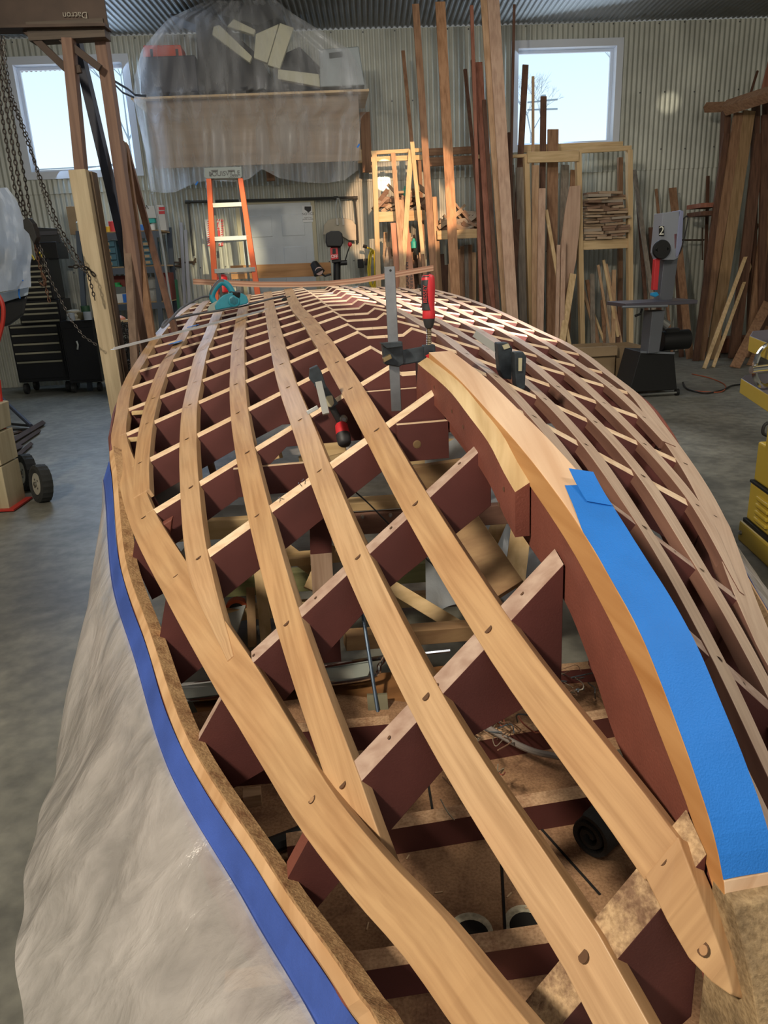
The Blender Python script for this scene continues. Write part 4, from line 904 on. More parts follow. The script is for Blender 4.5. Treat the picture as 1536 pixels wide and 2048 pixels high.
# upright offcuts standing in lower bays
BL = [
 # top, low, o1, o2, width px, material, label, roof
 ((829, -20), (862, 470), 1.0, 1.35, 14, WB, 'tall brown board leaning just right of the left rack bay, running out of view above', 1),
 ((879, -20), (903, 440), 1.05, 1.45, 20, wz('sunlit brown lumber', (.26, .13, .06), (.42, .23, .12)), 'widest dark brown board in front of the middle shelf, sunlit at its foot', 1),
 ((895, 300), (908, 560), 1.15, 1.4, 9, WP, 'narrow pinkish strip against the widest dark brown board', 0),
 ((806, 102), (838, 437), .5, 1.15, 7, WB, 'thin brown strip with its top end above the left rack bay', 0),
 ((786, 306), (797, 444), 1.05, 1.2, 9, WT, 'tan board leaning in the left rack bay beside the bright wall patch', 0),
 ((822, 300), (812, 447), 1.05, 1.2, 10, WL_, 'pale board leaning leftward in the left rack bay', 0),
 ((824, 284), (847, 520), 1.08, 1.3, 8, WL_, 'slim pale sunlit strip crossing the left rack bay', 0),
 ((801, 400), (803, 470), 1.1, 1.2, 13, WT, 'short tan board at the front of the left rack bay', 0),
 ((930, 139), (950, 340), .35, .8, 7, WD_, 'short dark strip ending left of the tall stack of boards', 0),
 ((942, -20), (958, 480), .9, 1.25, 7, WR, 'thin reddish pole standing left of the tall pale board', 1),
 ((946, 120), (962, 420), .7, 1.0, 9, WD_, 'dark slat behind the thin reddish pole', 0),
 ((956, 125), (976, 440), .8, 1.15, 17, WR, 'wide reddish brown board behind the tall tan board', 0),
 ((966, -20), (1000, 480), 1.15, 1.5, 13, WT, 'tall narrow tan board left of the tallest pale board', 1),
 ((985, -20), (1013, 440), 1.2, 1.6, 24, WP, 'tallest pale pinkish board reaching out of view in the middle of the rack', 1),
 ((968, 200), (983, 430), 1.0, 1.3, 8, WD_, 'dark narrow board between the red and tan tall boards', 0),
 ((1009, 240), (1024, 560), 1.0, 1.3, 8, WB, 'brown strip right of the tallest pale board', 0),
 ((1019, 265), (1023, 470), .9, 1.1, 8, WD_, 'dark short board left of the window corner', 0),
 ((1029, -20), (1022, 340), .9, 1.1, 5, WD_, 'thin dark pole standing at the left edge of the right window', 1),
 ((1039, 335), (1046, 640), .9, 1.1, 15, WG, 'grey brown board in the bay under the window corner', 0),
 ((1051, 130), (1040, 330), .5, .8, 12, WD_, 'dark curved-top board standing in the left of the right window', 0),
 ((1066, 153), (1066, 420), .7, .9, 5, WT, 'slender light pole standing in front of the right window', 0),
 ((1087, 193), (1084, 430), .7, .9, 12, WD_, 'dark upright board ending halfway up the right window', 0),
 ((1106, 259), (1104, 480), .7, .9, 22, WB, 'brown board whose top just enters the right window', 0),
 ((1071, 331), (1070, 640), 1.0, 1.2, 14, WT, 'tan board with notched head inside the middle bay', 0),
 ((1084, 377), (1080, 650), 1.05, 1.3, 14, WP, 'pale pink square-ended board in the middle bay', 0),
 ((1092, 420), (1112, 535), 1.0, 1.15, 7, WL_, 'light strip leaning right in the middle bay', 0),
 ((1130, 330), (1124, 560), .6, .9, 16, WG, 'grey board at the back of the middle bay', 0),
 ((1146, 340), (1140, 520), .7, .9, 10, WB, 'brown board beside the right post of the middle bay', 0),
 ((1146, 548), (1131, 640), 1.1, 1.3, 13, WL_, 'yellowish board leaning left at the foot of the middle bay', 0),
 ((1127, 480), (1124, 640), 1.15, 1.3, 9, WP, 'narrow pale strip in front of the curved panel', 0),
 ((1117, 490), (1114, 640), 1.15, 1.3, 7, WP, 'second narrow pale strip in front of the curved panel', 0),
 ((1268, 340), (1296, 540), .3, .8, 9, WG, 'weathered grey board leaning just right of the rack', 0),
 ((1276, 405), (1288, 560), .3, .7, 7, WD_, 'dark weathered board leaning beside the grey one right of the rack', 0),
 ((1312, 378), (1318, 440), .2, .3, 5, WB, 'thin brown stick rising behind the bandsaw', 0),
 ((1345, 376), (1378, 700), .3, .9, 15, WB, 'brown plank leaning on the wall right of the bandsaw', 0),
 ((1416, 352), (1408, 640), .3, .6, 6, WD_, 'thin dark board left of the big brown rack boards', 0),
 ((1515, 448), (1404, 748), .7, 1.9, 7, WL_, 'long pale stick leaning leftward in front of the right rack', 0),
 ((1512, 500), (1421, 748), .7, 1.85, 6, WL_, 'shorter pale stick parallel to the long pale one', 0),
 ((1536, 606), (1456, 762), 1.2, 2.1, 19, WB, 'heavy brown beam slanting to the floor by the yellow machine', 0),
 ((1540, 655), (1486, 765), 1.2, 2.1, 17, WB, 'second heavy brown beam slanting beside the yellow machine', 0),
 ((1308, 455), (1312, 640), .25, .6, 22, WD_, 'dark board standing behind the bandsaw column', 0),
 ((1352, 470), (1362, 700), .3, .7, 9, WD_, 'dark strip behind the bandsaw motor', 0),
]
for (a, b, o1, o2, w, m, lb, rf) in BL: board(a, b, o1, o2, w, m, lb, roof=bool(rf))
# leaning slats in the bay under the offcut stack
for i, (x0, y0, x1, y1, w, m) in enumerate(((1174, 560, 1196, 690, 7, WB), (1184, 548, 1186, 690, 9, WG), (1196, 530, 1222, 690, 5, WT), (1207, 520, 1240, 700, 5, WL_), (1212, 528, 1245, 700, 5, WT), (1166, 580, 1200, 700, 6, WT), (1218, 545, 1216, 690, 9, WG), (1206, 600, 1212, 700, 10, WB), (1228, 540, 1226, 690, 8, WT), (1180, 610, 1215, 700, 5, WL_), (1240, 580, 1236, 690, 8, WD_))):
    board((x0, y0), (x1, y1), RO-.2, RO+.05, w, m, 'thin slat leaning in the bay under the flat offcut stack', group='slats under the offcut stack', name='slat', cat='slat')
for i in range(9):
    px = 884+i*8; board((px, 505+rnd.uniform(-30, 25)), (px+rnd.uniform(-2, 6), 640), RO-.3, RO-.2, 8, rnd.choice((WG, WB, WD_, WT)), 'short dim board standing in the bay under the middle rack shelf', group='boards under the middle rack shelf')
for i in range(7):
    px = 1170+i*12; board((px, 330+rnd.uniform(0, 8)) if False else (1004+i*3.5, 330), (1010+i*4, 560), .4, .5, 6, rnd.choice((WG, WD_, WB)), 'dim board standing deep in the rack behind the tall pale board', group='dim boards behind the tall pale board')
# shaped panels
def panel(pts, off, mat, label, name='panel', cat='panel', th=.008, low=None):
    mb = MB(); mb.prism([W(x, y, off) for x, y in pts], WN*th); return tag(mb.build(name, mat, bevel=.001), label, cat)
panel([(1139, 373), (1161, 371), (1160, 440), (1152, 520), (1140, 580), (1131, 640), (1128, 700), (1110, 700), (1112, 560), (1120, 500), (1130, 420)], RO+.12, WP, 'wide curved-edge pinkish panel leaning at the right of the middle bay')
p = panel([(781, 446), (817, 444), (826, 590), (792, 592)], RO+.2, wz('salmon plywood', (.42, .20, .12), (.55, .28, .18)), 'salmon red plywood panel standing in the left rack bay')
p = panel([(800, 457), (818, 456), (832, 600), (794, 600)], RO+.24, wz('salmon plywood', (.42, .20, .12), (.55, .28, .18)), 'second salmon panel with stencilled black letters overlapping the first')
text('stencilled_letters', 'MAHOGANY', W(813, 560, RO+.26), (0, 0, -1), WD, .075, M_DOT, p); text('stencilled_letters', 'MARINE', W(822, 565, RO+.26), (0, 0, -1), WD, .065, M_DOT, p)
# cardboard boxes on the floor
CB = plain('cardboard', (.30, .21, .12), .85, var=.1)
for x0, x1, y0, y1, o, lb in ((1150, 1231, 697, 775, 2.75, 'open cardboard box on the floor under the flat offcut stack'), (1234, 1285, 694, 770, 2.70, 'cardboard box between the other box and the bandsaw base')):
    t = thing('cardboard_box', lb, 'box', W((x0+x1)/2, y1, o)*[1, 1, 0]); A = W(x0, y0, o); B = W(x1, y0, o); h = A[2]; L = float((B-A)@WD); c0 = (A+B)/2
    mb = MB(); D = .42
    for cc, hx, hy in ((c0, L/2, .003), (c0-WN*D, L/2, .003)): mb.box(np.array([cc[0], cc[1], h/2]), WD*hx, WN*hy, (0, 0, h/2))
    for sgn in (-1, 1): q = c0+WD*sgn*L/2-WN*D/2; mb.box((q[0], q[1], h/2), WD*.003, WN*D/2, (0, 0, h/2))
    mb.abox(0, 0, 0, 0, 0, 0) if False else None
    mb.build('box_sides', CB, t)
    mb = MB(); q = c0-WN*D/2; mb.box((q[0], q[1], .004), WD*L/2, WN*D/2, (0, 0, .003)); mb.build('box_bottom', CB, t)
    mb = MB(); F1_ = c0+WN*.06+np.array([0, 0, -.10]); mb.box((c0+F1_)/2+np.array([0, 0, .02]), WD*L/2, (WN*.03), (0, 0, .05)); mb.build('flap', CB, t) if x0 == 1150 else None
# ---- bandsaw
SAWG = plain('grey hammered casting', (.13, .14, .16), .45, .3); SAWL = plain('light grey enamel', (.24, .26, .30), .4); SAWB = plain('black steel', (.018, .018, .02), .5, .3)
BO = 3.5
t = thing('bandsaw', 'tall grey bandsaw with a black flared stand and red blade guard', 'bandsaw', W(1310, 800, BO)*[1, 1, 0])
def wprism(pts, off, th, mat, nm, par=t, bevel=.004): mb = MB(); mb.prism([W(x, y, off) for x, y in pts], WN*th); return mb.build(nm, mat, par, bevel=bevel)
zfl = lambda px, off: None
st = MB(); P = [W(x, y, BO) for x, y in ((1281, 704), (1348, 706), (1353, 795), (1258, 788))]; P[2][2] = P[3][2] = .06; Q = [p-WN*.42 for p in P]
i = st.add(P+Q); st.face((i, i+1, i+2, i+3)); st.face((i+4, i+7, i+6, i+5)); [st.face((i+k, i+4+k, i+4+(k+1) % 4, i+(k+1) % 4)) for k in range(4)]
sd = st.build('stand', SAWB, t, bevel=.006)
mb = MB(); A, B = P[3]+np.array([0, 0, -.025])+WN*.02, P[2]+np.array([0, 0, -.025])+WN*.02; mb.tube([A, B], .012, 8); mb.build('mobile_base_bar', CHR, t)
for q in (P[2], P[3], Q[2], Q[3]): mb = MB(); c = q*[1, 1, 0]+np.array([0, 0, .035]); mb.tube([c-WD*.015, c+WD*.015], .035, 12); mb.build('caster', SAWB, t)
mb = MB(); c = (P[0]+P[1])/2; mb.box(c+WN*.005, (P[1]-P[0])/2, WN*.01, (0, 0, .01)); mb.build('stand_lip', plain('edge steel', (.25, .27, .3), .4, .6), t)
wprism([(1296, 622), (1322, 620), (1310, 702), (1288, 705)], BO-.05, .10, SAWG, 'lower_body')
wprism([(1322, 520), (1350, 515), (1338, 606), (1312, 606)], BO-.18, .07, SAWG, 'column')
wprism([(1317, 427), (1349, 424), (1348, 515), (1340, 520), (1315, 520), (1309, 505)], BO-.08, .10, SAWL, 'upper_wheel_cover')
wprism([(1349, 422), (1355, 424), (1352, 490), (1345, 512), (1340, 515), (1346, 440)], BO-.1, .13, plain('blue grey cover edge', (.22, .24, .36), .4), 'cover_edge')
mb = MB(); c = W(1322, 499, BO+.03); mb.lathe(c, WN, [(0, .088), (.015, .09), (.03, .082), (.031, .05), (.02, .045)], 28); mb.build('guide_wheel', SAWB, t, smooth=True)
mb = MB(); mb.prism([W(*q, BO+.03) for q in ((1318, 452), (1328, 452), (1328, 472), (1318, 472))], WN*.004); mb.build('dial_plate', SAWB, t)
text('dial_number', '2', W(1323, 462, BO+.04), WD, (0, 0, 1), .11, plain('ivory print', (.7, .7, .6), .6), t)
wprism([(1308, 518), (1318, 516), (1313, 580), (1304, 580)], BO-.02, .03, plain('red guard', (.50, .025, .03), .45), 'blade_guard')
wprism([(1346, 468), (1353, 466), (1351, 496), (1347, 500)], BO-.0, .02, MATS['red guard'], 'tension_knob_plate')
wprism([(1303, 586), (1312, 584), (1316, 590), (1308, 594), (1302, 591)], BO, .03, plain('blue guide block', (.01, .25, .5), .4), 'blade_guide')
mb = MB(); c = W(1300, 602, BO+.05); mb.box(W(1302, 605, BO-.1), WD*.36, WN*.25, (0, 0, .018)); mb.build('table', plain('oiled cast table', (.17, .16, .20), .3, .8), t, bevel=.004)
mb = MB(); mb.tube([W(1244, 614, BO+.15), W(1335, 612, BO+.15)], .012, 8); mb.build('fence_rail', plain('edge steel', (.25, .27, .3), .4, .6), t)
mb = MB(); mb.tube([W(1284, 618, BO), W(1281, 628, BO), W(1270, 632, BO)], .012, 8); mb.build('tilt_handle', SAWB, t)
mb = MB(); mb.tube([W(1318, 640, BO-.1), W(1334, 652, BO-.1)], .05, 14); mb.build('dust_chute', plain('steel pad', (.4, .4, .4), .35, .9), t)
mb = MB(); mb.tube([W(1322, 682, BO-.2), W(1376, 678, BO-.2)], .10, 22); mt = mb.build('motor', SAWB, t, smooth=True)
mb = MB(); mb.box(W(1342, 662, BO-.2), WD*.07, WN*.05, (0, 0, .03)); mb.build('motor_box', SAWB, mt, bevel=.005)
rope('power_cable', [W(1352, 515, BO), W(1358, 480, BO), W(1366, 440, BO), W(1376, 438, BO), W(1362, 500, BO), W(1350, 515, BO)], .006, M_BLK, None, None, parent=t)
rope('extension_lead', [at_z(1366, 765, .01), at_z(1375, 778, .01), at_z(1410, 786, .01), at_z(1445, 780, .01), at_z(1470, 770, .01), at_z(1530, 768, .01)], .009, M_BLK, 'black cable lying on the floor between the bandsaw and the yellow machine', 'cable')
rope('extension_lead', [at_z(1384, 748, .01), at_z(1420, 756, .01), at_z(1450, 770, .01), at_z(1440, 784, .01), at_z(1390, 782, .01)], .006, plain('orange cord', (.35, .08, .03), .6), 'thin reddish cord curled on the floor behind the black cable', 'cable')
# ---- dark lumber rack on the right
t = thing('side_rack', 'dark timber rack frame at the right edge holding wide brown boards', 'rack', W(1500, 700, .7)*[1, 1, 0])
mb = MB(); A, B = W(1411, 215, .5), W(1470, 213, .8); C_, D_ = W(1452, 216, .8), W(1600, 168, 1.7)
mb.tube([A, B], .06, 4); mb.tube([C_, D_], .09, 4); mb.build('top_beam', WBX, t)
for a, b, w in (((1452, 222), (1432, 690), 12), ((1512, 205), (1500, 700), 9), ((1535, 200), (1530, 700), 12)):
    A, B = W(*a, .7), W(*b, .9); d = (B-A)/np.linalg.norm(B-A); B = A+d*(-A[2]/d[2]); mb = MB(); mb.loft([[P+WD*x*w*.0035+WN*y*.05 for x, y in ((-1, -1), (1, -1), (1, 1), (-1, 1))] for P in (A, B)]); mb.build('post', WD_, t)
mb = MB(); mb.box(W(1490, 720, .45)*[1, 1, 0]+np.array([0, 0, .11]), WD*.55, WN*.16, (0, 0, .10)); mb.build('base_shelf', WR, t)
for i, (a, b, w, m, lb) in enumerate((((1478, 226), (1404, 684), 20, WB, 'broad brown board leaning in the dark right rack, leftmost'), ((1498, 222), (1428, 684), 24, wz('ochre lumber', (.24, .15, .07), (.36, .23, .12)), 'widest ochre brown board leaning in the dark right rack'),
      ((1520, 268), (1470, 690), 22, WD_, 'dark shaded board behind the pale sticks in the right rack'), ((1452, 268), (1402, 640), 12, WD_, 'dark reddish board at the left side of the right rack'), ((1538, 380), (1502, 690), 20, WB, 'brown board at the extreme right edge of the right rack'), ((1530, 230), (1520, 690), 14, WD_, 'dark upright at the back of the right rack'))):
    board(a, b, .8, 1.1, w, m, lb, th=.02)
for (x, y, w, h, lb) in ((1410, 412, 44, 9, 'upper short dark board stub sticking out left of the right rack'), (1408, 428, 40, 9, 'lower short dark board stub sticking out left of the right rack')):
    mb = MB(); c = W(x, y, .7); mb.box(c, WD*w*.0035, WN*.2, (0, 0, h*.003)); tag(mb.build('board', WR if y < 420 else WD_), lb, 'board')
board((1515, 142), (1500, 190), .5, .6, 4, WD_, 'thin dark stick above the right rack beam', floor=False); 
board((1545, 120), (1530, 180), 1.0, 1.0, 16, WR, 'reddish board end above the right rack at the picture edge', floor=False)
# sun patch on the wall here, thrown by a spot lamp; conduit and bar at the right
mb = MB(); mb.tube([W(1362, 480, .3), W(1408, 480, .3)], .012, 8); mb.tube([W(1405, 455, .3), W(1405, 520, .3)], .012, 8); tag(mb.build('pipe_clamp', plain('rusty pipe', (.09, .06, .04), .7, .4)), 'rusty pipe fitting hung on the wall right of the bandsaw', 'pipe')
# ---- yellow machine at the right edge
YEL = plain('mustard enamel', (.46, .33, .035), .45, var=.06, vscale=4); YTOP = plain('ground steel table', (.20, .18, .21), .4, .7)
MY = 4.3
def RY(px, py, Y): return at_y(px, py, Y)
t = thing('yellow_machine', 'mustard yellow woodworking machine with louvred cabinet, tables and chrome hand wheel', 'machine', (at_y(1560, 1100, 3.3)*[1, 1, 0]))
F0 = at_z(1474, 1078, 0); R0 = at_z(1550, 1150, 0); u = R0-F0; u /= np.linalg.norm(u); back = np.array([-u[1], u[0], 0]); back = back if back[0] > 0 else -back
def zat(P, px, py):                                        # height where the picture point crosses the vertical above P
    d = ray(px, py); k = ((P-CAM)[:2]@d[:2])/(d[:2]@d[:2]); return (CAM+d*k)[2]
z1, z2, z3 = zat(F0, 1480, 1032), zat(F0, 1494, 960), zat(F0, 1512, 880)
def ybox(e0, e1, za, zb, mat, nm, dep=.55, sh=0, par=None, bevel=.01):
    mb = MB(); P0, P1 = F0+u*e0+back*sh, F0+u*e1+back*sh; i = mb.add([P0+(0, 0, za), P1+(0, 0, za), P1+back*dep+(0, 0, za), P0+back*dep+(0, 0, za), P0+(0, 0, zb), P1+(0, 0, zb), P1+back*dep+(0, 0, zb), P0+back*dep+(0, 0, zb)])
    for q in ((0, 3, 2, 1), (4, 5, 6, 7), (0, 1, 5, 4), (1, 2, 6, 5), (2, 3, 7, 6), (3, 0, 4, 7)): mb.face([i+k for k in q])
    return mb.build(nm, mat, par or t, bevel=bevel)
ybox(0, 1.1, 0.0, z1-.02, YEL, 'plinth'); ybox(.02, 1.1, z1-.03, z1, SAWB, 'black_band', sh=.01, bevel=.001)
lo = ybox(.03, 1.1, z1, z2, YEL, 'lower_cabinet', .5, .02); ybox(.035, 1.1, z2, z2+.012, SAWB, 'black_band', .5, .015, bevel=.001); ybox(.04, 1.1, z2+.012, z3, YEL, 'upper_cabinet', .48, .03); ybox(.06, 1.1, z3, z3+.06, YEL, 'top_casting', .4, .08, bevel=.02)
mid = (z1+z2)/2
for q in range(4):
    mb = MB(); c = F0+u*.22+back*.015+np.array([0, 0, mid+.05-q*.035]); mb.box(c, u*.07, back*.012, (0, 0, .010)); mb.build('louvre', YEL, lo, bevel=.006)
mb = MB(); mb.lathe(F0+u*.04+np.array([0, 0, .05]), -back, [(0, .012), (.008, .012), (.012, .006)], 10); mb.build('bolt', plain('steel pad', (.4, .4, .4), .35, .9), t)
for (pts, nm) in ((((1482, 757), (1545, 795), (1570, 790), (1570, 745), (1490, 750)), 'lower_table'), (((1499, 672), (1545, 690), (1580, 685), (1580, 655), (1505, 662)), 'upper_table')):
    zt_ = (zat(F0, 1490, 757) if nm == 'lower_table' else zat(F0, 1500, 672))
    mb = MB(); i0 = [at_z(x, y, zt_) for x, y in pts]; n = len(i0); th = .07
    i = mb.add(i0+[p-np.array([0, 0, th]) for p in i0]); mb.mat(1).face(range(i, i+n)); mb.mat(0).face(list(range(i+n, i+2*n))[::-1])
    for k in range(n): mb.face((i+k, i+(k+1) % n, i+n+(k+1) % n, i+n+k))
    mb.build(nm, [YEL, YTOP], t, bevel=.004)
c = at_y(1537, 731, float((F0+u*.3)[1])); mb = MB(); pts = []
for k in range(33): a = k/32*2*math.pi; pts.append(c+np.array([.075*math.cos(a), .03*math.cos(a), .09*math.sin(a)]))
mb.tube(pts, .012, 8, caps=False); hwl = mb.build('hand_wheel', CHR, t, smooth=True)
mb = MB(); mb.tube([c+np.array([-.02, -.06, 0]), at_y(1502, 740, float(c[1])-.08)], .016, 12); mb.build('crank_handle', CHR, hwl, smooth=True)
mb = MB(); mb.box(c+back*.1-np.array([0, 0, .1]), u*.05, back*.05, (0, 0, .35)); mb.build('column', YEL, t)
rope('power_cable', [at_y(1536, 845, float(F0[1])), at_y(1528, 852, float(F0[1])), at_y(1526, 866, float(F0[1])), at_y(1536, 872, float(F0[1]))], .008, M_BLK, None, None, parent=t)
# ================================================================ LEFT AND MIDDLE BACKGROUND
def wtube(name, pts, off, r, mat, parent, n=8): mb = MB(); mb.tube([W(x, y, off if not isinstance(off, (list, tuple)) else off[i]) for i, (x, y) in enumerate(pts)], r, n); return mb.build(name, mat, parent)
def wface(pts, off, mat, name, parent, th=.004, bevel=0): mb = MB(); mb.prism([W(x, y, off) for x, y in pts], WN*th); return mb.build(name, mat, parent, bevel=bevel)
def wrect(x0, y0, x1, y1, off, d, mat, name, parent, bevel=0):
    mb = MB(); wbox(x0, y0, x1, y1, off, d, mb); return mb.build(name, mat, parent, bevel=bevel)
# ---- door in the back wall
DW = plain('white steel door', (.50, .54, .56), .45, var=.05)
A, B = W(487, 500, .03), W(628, 500, .03); T = W(556, 407, .03); hx = float((B-A)@WD)/2; c0 = (A+B)/2
mb = MB(); zt = T[2]; c = np.array([c0[0], c0[1], zt/2]); mb.box(c, WD*hx, WN*.022, (0, 0, zt/2)); d1 = mb.build('door_1', DW, bevel=.003); struct(d1, 'white six-panel door in the back wall behind the ladder')
for sx in (-1, 1):
    for (za, zb) in ((zt-.42, zt-.14), (zt-1.22, zt-.55), (zt-1.95, zt-1.36)):
        if zb < .1: continue
        za = max(za, .08); cc = c0+WD*sx*hx*.46; mb = MB(); mb.box((cc[0], cc[1], (za+zb)/2), WD*hx*.33, WN*.028, (0, 0, (zb-za)/2)); mb.build('door_panel', DW, d1, bevel=.012)
mb = MB(); t_ = .05
for s_ in (-1, 1): cc = c0+WD*s_*(hx+t_/2); mb.box((cc[0], cc[1], zt/2), WD*t_/2, WN*.03, (0, 0, zt/2))
mb.box((c0[0], c0[1], zt+t_/2), WD*(hx+t_), WN*.03, (0, 0, t_/2)); struct(mb.build('trim_1', plain('cream door frame', (.46, .42, .28), .6)), 'cream frame round the white door')
t = thing('notice', 'white paper notice with a black picture taped on the white door', 'notice', W(616, 444, .06))
wrect(606, 411, 626, 444, .062, .002, plain('white paper', (.66, .68, .68), .8), 'paper', t)
wface([(609, 413), (622, 413), (622, 421), (617, 425), (612, 421), (609, 419)], .065, M_BLK, 'black_picture', t, .001)
text('printed_text', 'NOTICE', W(616, 428, .066), WD, Z_, .045, M_DOT, t); text('printed_text', 'KEEP THIS\nDOOR CLOSED', W(616, 437, .066), WD, Z_, .022, M_DOT, t)
# ---- plank on the door, extinguisher and sign
mb = MB(); A, B = W(462, 545, .55), W(662, 538, .55); mb.box((A+B)/2, (B-A)/2, WN*.02, (0, 0, .085)); tag(mb.build('board', wood('orange fir plank', (.36, .18, .07), (.52, .28, .12), 'x', .6, 4), bevel=.002), 'wide orange brown plank lying level in front of the white door', 'board')
t = thing('fire_sign', 'red and white striped fire extinguisher sign on the wall behind the ladder', 'sign', W(431, 492, .05))
wrect(415, 438, 447, 492, .05, .004, plain('sign white', (.70, .68, .66), .5), 'sign_plate', t)
SR = plain('sign red', (.58, .02, .03), .45)
mb = MB()
for q in range(12):
    for side_ in (0, 1):
        x = 415 if side_ == 0 else 442; y = 440+q*4.4; mb.prism([W(*p, .054) for p in ((x, y+2.2), (x+5, y), (x+5, y+2.2), (x, y+4.4))], WN*.0008)
for q in range(6):
    for y in (438, 487): x = 418+q*4.6; mb.prism([W(*p, .054) for p in ((x, y+5), (x+2.4, y+5), (x+4.6, y), (x+2.2, y))], WN*.0008)
mb.build('striped_border', SR, t)
wrect(421, 445, 441, 473, .0545, .0008, SR, 'red_field', t)
text('sign_text', 'FIRE', W(431, 452, .056), WD, Z_, .075, MATS['sign white'], t); text('sign_text', 'EXTINGUISHER', W(431, 460, .056), WD, Z_, .022, MATS['sign white'], t)
wrect(427, 465, 436, 476, .056, .0008, MATS['sign white'], 'pictogram', t)
t = thing('fire_extinguisher', 'red fire extinguisher hanging low on the wall behind the ladder foot', 'fire extinguisher', W(445, 580, .12))
mb = MB(); A = W(446, 585, .12); h_ = W(446, 548, .12)[2]-A[2]; mb.lathe(A, (0, 0, 1), [(0, .07), (.01, .08), (h_*.85, .08), (h_*.97, .05), (h_, .02)], 18); mb.build('cylinder', SR, t, smooth=True)
mb = MB(); mb.lathe(W(446, 547, .12), (0, 0, 1), [(0, .02), (.05, .025), (.06, .01)], 10); mb.build('valve', SAWB, t)
wtube('hose', [(444, 546), (438, 552), (437, 570)], .16, .01, SAWB, t)
# ---- pipework
PIPE = plain('dark pipe', (.07, .07, .065), .5, .6); RUST = plain('rusty pipe', (.09, .06, .04), .7, .4)
t = thing('air_pipe', 'dark steel air pipe running over the white door and down both sides', 'pipe', W(376, 512, .1))
wtube('run', [(374, 404), (540, 400), (711, 395)], .1, .018, PIPE, t); dl = wtube('drop', [(376, 404), (381, 455), (388, 512)], .1, .014, PIPE, t); wtube('drop', [(709, 395), (713, 440), (716, 486)], .1, .014, PIPE, t)
for x, y in ((375, 404), (711, 396), (672, 396)): mb = MB(); mb.lathe(W(x, y, .1)-WD*.03, WD, [(0, .024), (.06, .024)], 10); mb.build('elbow', PIPE, t)
wtube('valve', [(376, 524), (392, 524), (391, 516), (387, 530)], .12, .014, RUST, t); 
t = thing('water_pipe', 'short rusty pipes with a tap on the wall right of the grey shelves', 'pipe', W(355, 535, .1))
wtube('run', [(343, 525), (386, 525)], .1, .012, RUST, t); wtube('riser', [(359, 516), (362, 536)], .1, .016, RUST, t); wtube('branch', [(344, 533), (361, 531)], .1, .014, RUST, t)
for x0, x1, lb in ((362, 372, 'grey plastic tube standing against the wall by the rusty pipes'), (371, 380, 'pale plastic tube standing against the wall left of the ladder')):
    board((x0, 445 if x0 < 370 else 460), (x0+7, 590), .12, .2, 6, plain('grey pvc %d' % x0, (.34, .36, .42), .5), lb, cat='tube', name='plastic_tube')
board((352, 560), (358, 620), .3, .5, 5, plain('green pole', (.02, .12, .06), .5), 'dark green pole leaning beside the grey shelves', cat='pole', name='pole')
# ---- step ladder
LO = 2.35; ORG = plain('orange fibreglass', (.78, .13, .03), .45); ALU = plain('dull aluminium', (.42, .44, .42), .45, .5)
t = thing('step_ladder', 'orange fibreglass step ladder with grey treads standing beyond the stern', 'ladder', W(466, 700, LO)*[1, 1, 0])
for a, b in (((418, 357), (431, 585)), ((481, 357), (515, 585))):
    A, B = W(*a, LO-.35), W(*b, LO); d = (B-A)/np.linalg.norm(B-A); B = A+d*(-A[2]/d[2]); x = WD; mb = MB(); mb.loft([[P+x*u*.026*(1+.25*q)+WN*v*.035 for u, v in ((-1, -1), (1, -1), (1, 1), (-1, 1))] for q, P in enumerate((A, B))]); mb.build('side_rail', ORG, t, bevel=.004)
for a, b in (((424, 360), (440, 560)), ((476, 360), (498, 560))):
    A, B = W(*a, LO-.4), W(*b, LO-1.2); d = (B-A)/np.linalg.norm(B-A); B = A+d*(-A[2]/d[2]); mb = MB(); mb.loft([[P+WD*u*.014+WN*v*.02 for u, v in ((-1, -1), (1, -1), (1, 1), (-1, 1))] for P in (A, B)]); mb.build('rear_rail', ALU, t)
for q, (x0, x1, y) in enumerate(((419, 488, 405), (424, 499, 472), (427, 512, 536), (430, 525, 603))):
    o_ = LO-.30+.12*q; mb = MB(); wbox(x0+2, y, x1-1, y+9, o_+.04, .09, mb); s_ = mb.build('tread', ALU, t, bevel=.003)
    mb = MB(); wbox(x0+6, y+10, x1-6, y+11.5, o_-.1, .01, mb); mb.build('brace', ALU, s_)
cap = wface([(410, 337), (484, 335), (485, 355), (482, 358), (414, 359), (410, 356)], LO-.38, plain('grey ladder cap', (.25, .28, .26), .5), 'top_cap', t, .07, .006)
for x0 in (422, 455): wface([(x0, 340), (x0+14, 339.5), (x0+13, 342), (x0+2, 342)], LO-.30, M_DOT, 'cap_slot', cap, .002)
text('brand_lettering', 'LOUISVILLE', W(449, 347, LO-.305), WD, Z_, .066, M_DOT, cap); text('brand_lettering', 'LADDER', W(467, 353, LO-.305), WD, Z_, .028, M_DOT, cap)
wface([(419, 343), (426, 347), (419, 351), (422, 347)], LO-.30, M_DOT, 'brand_arrow', cap, .002)
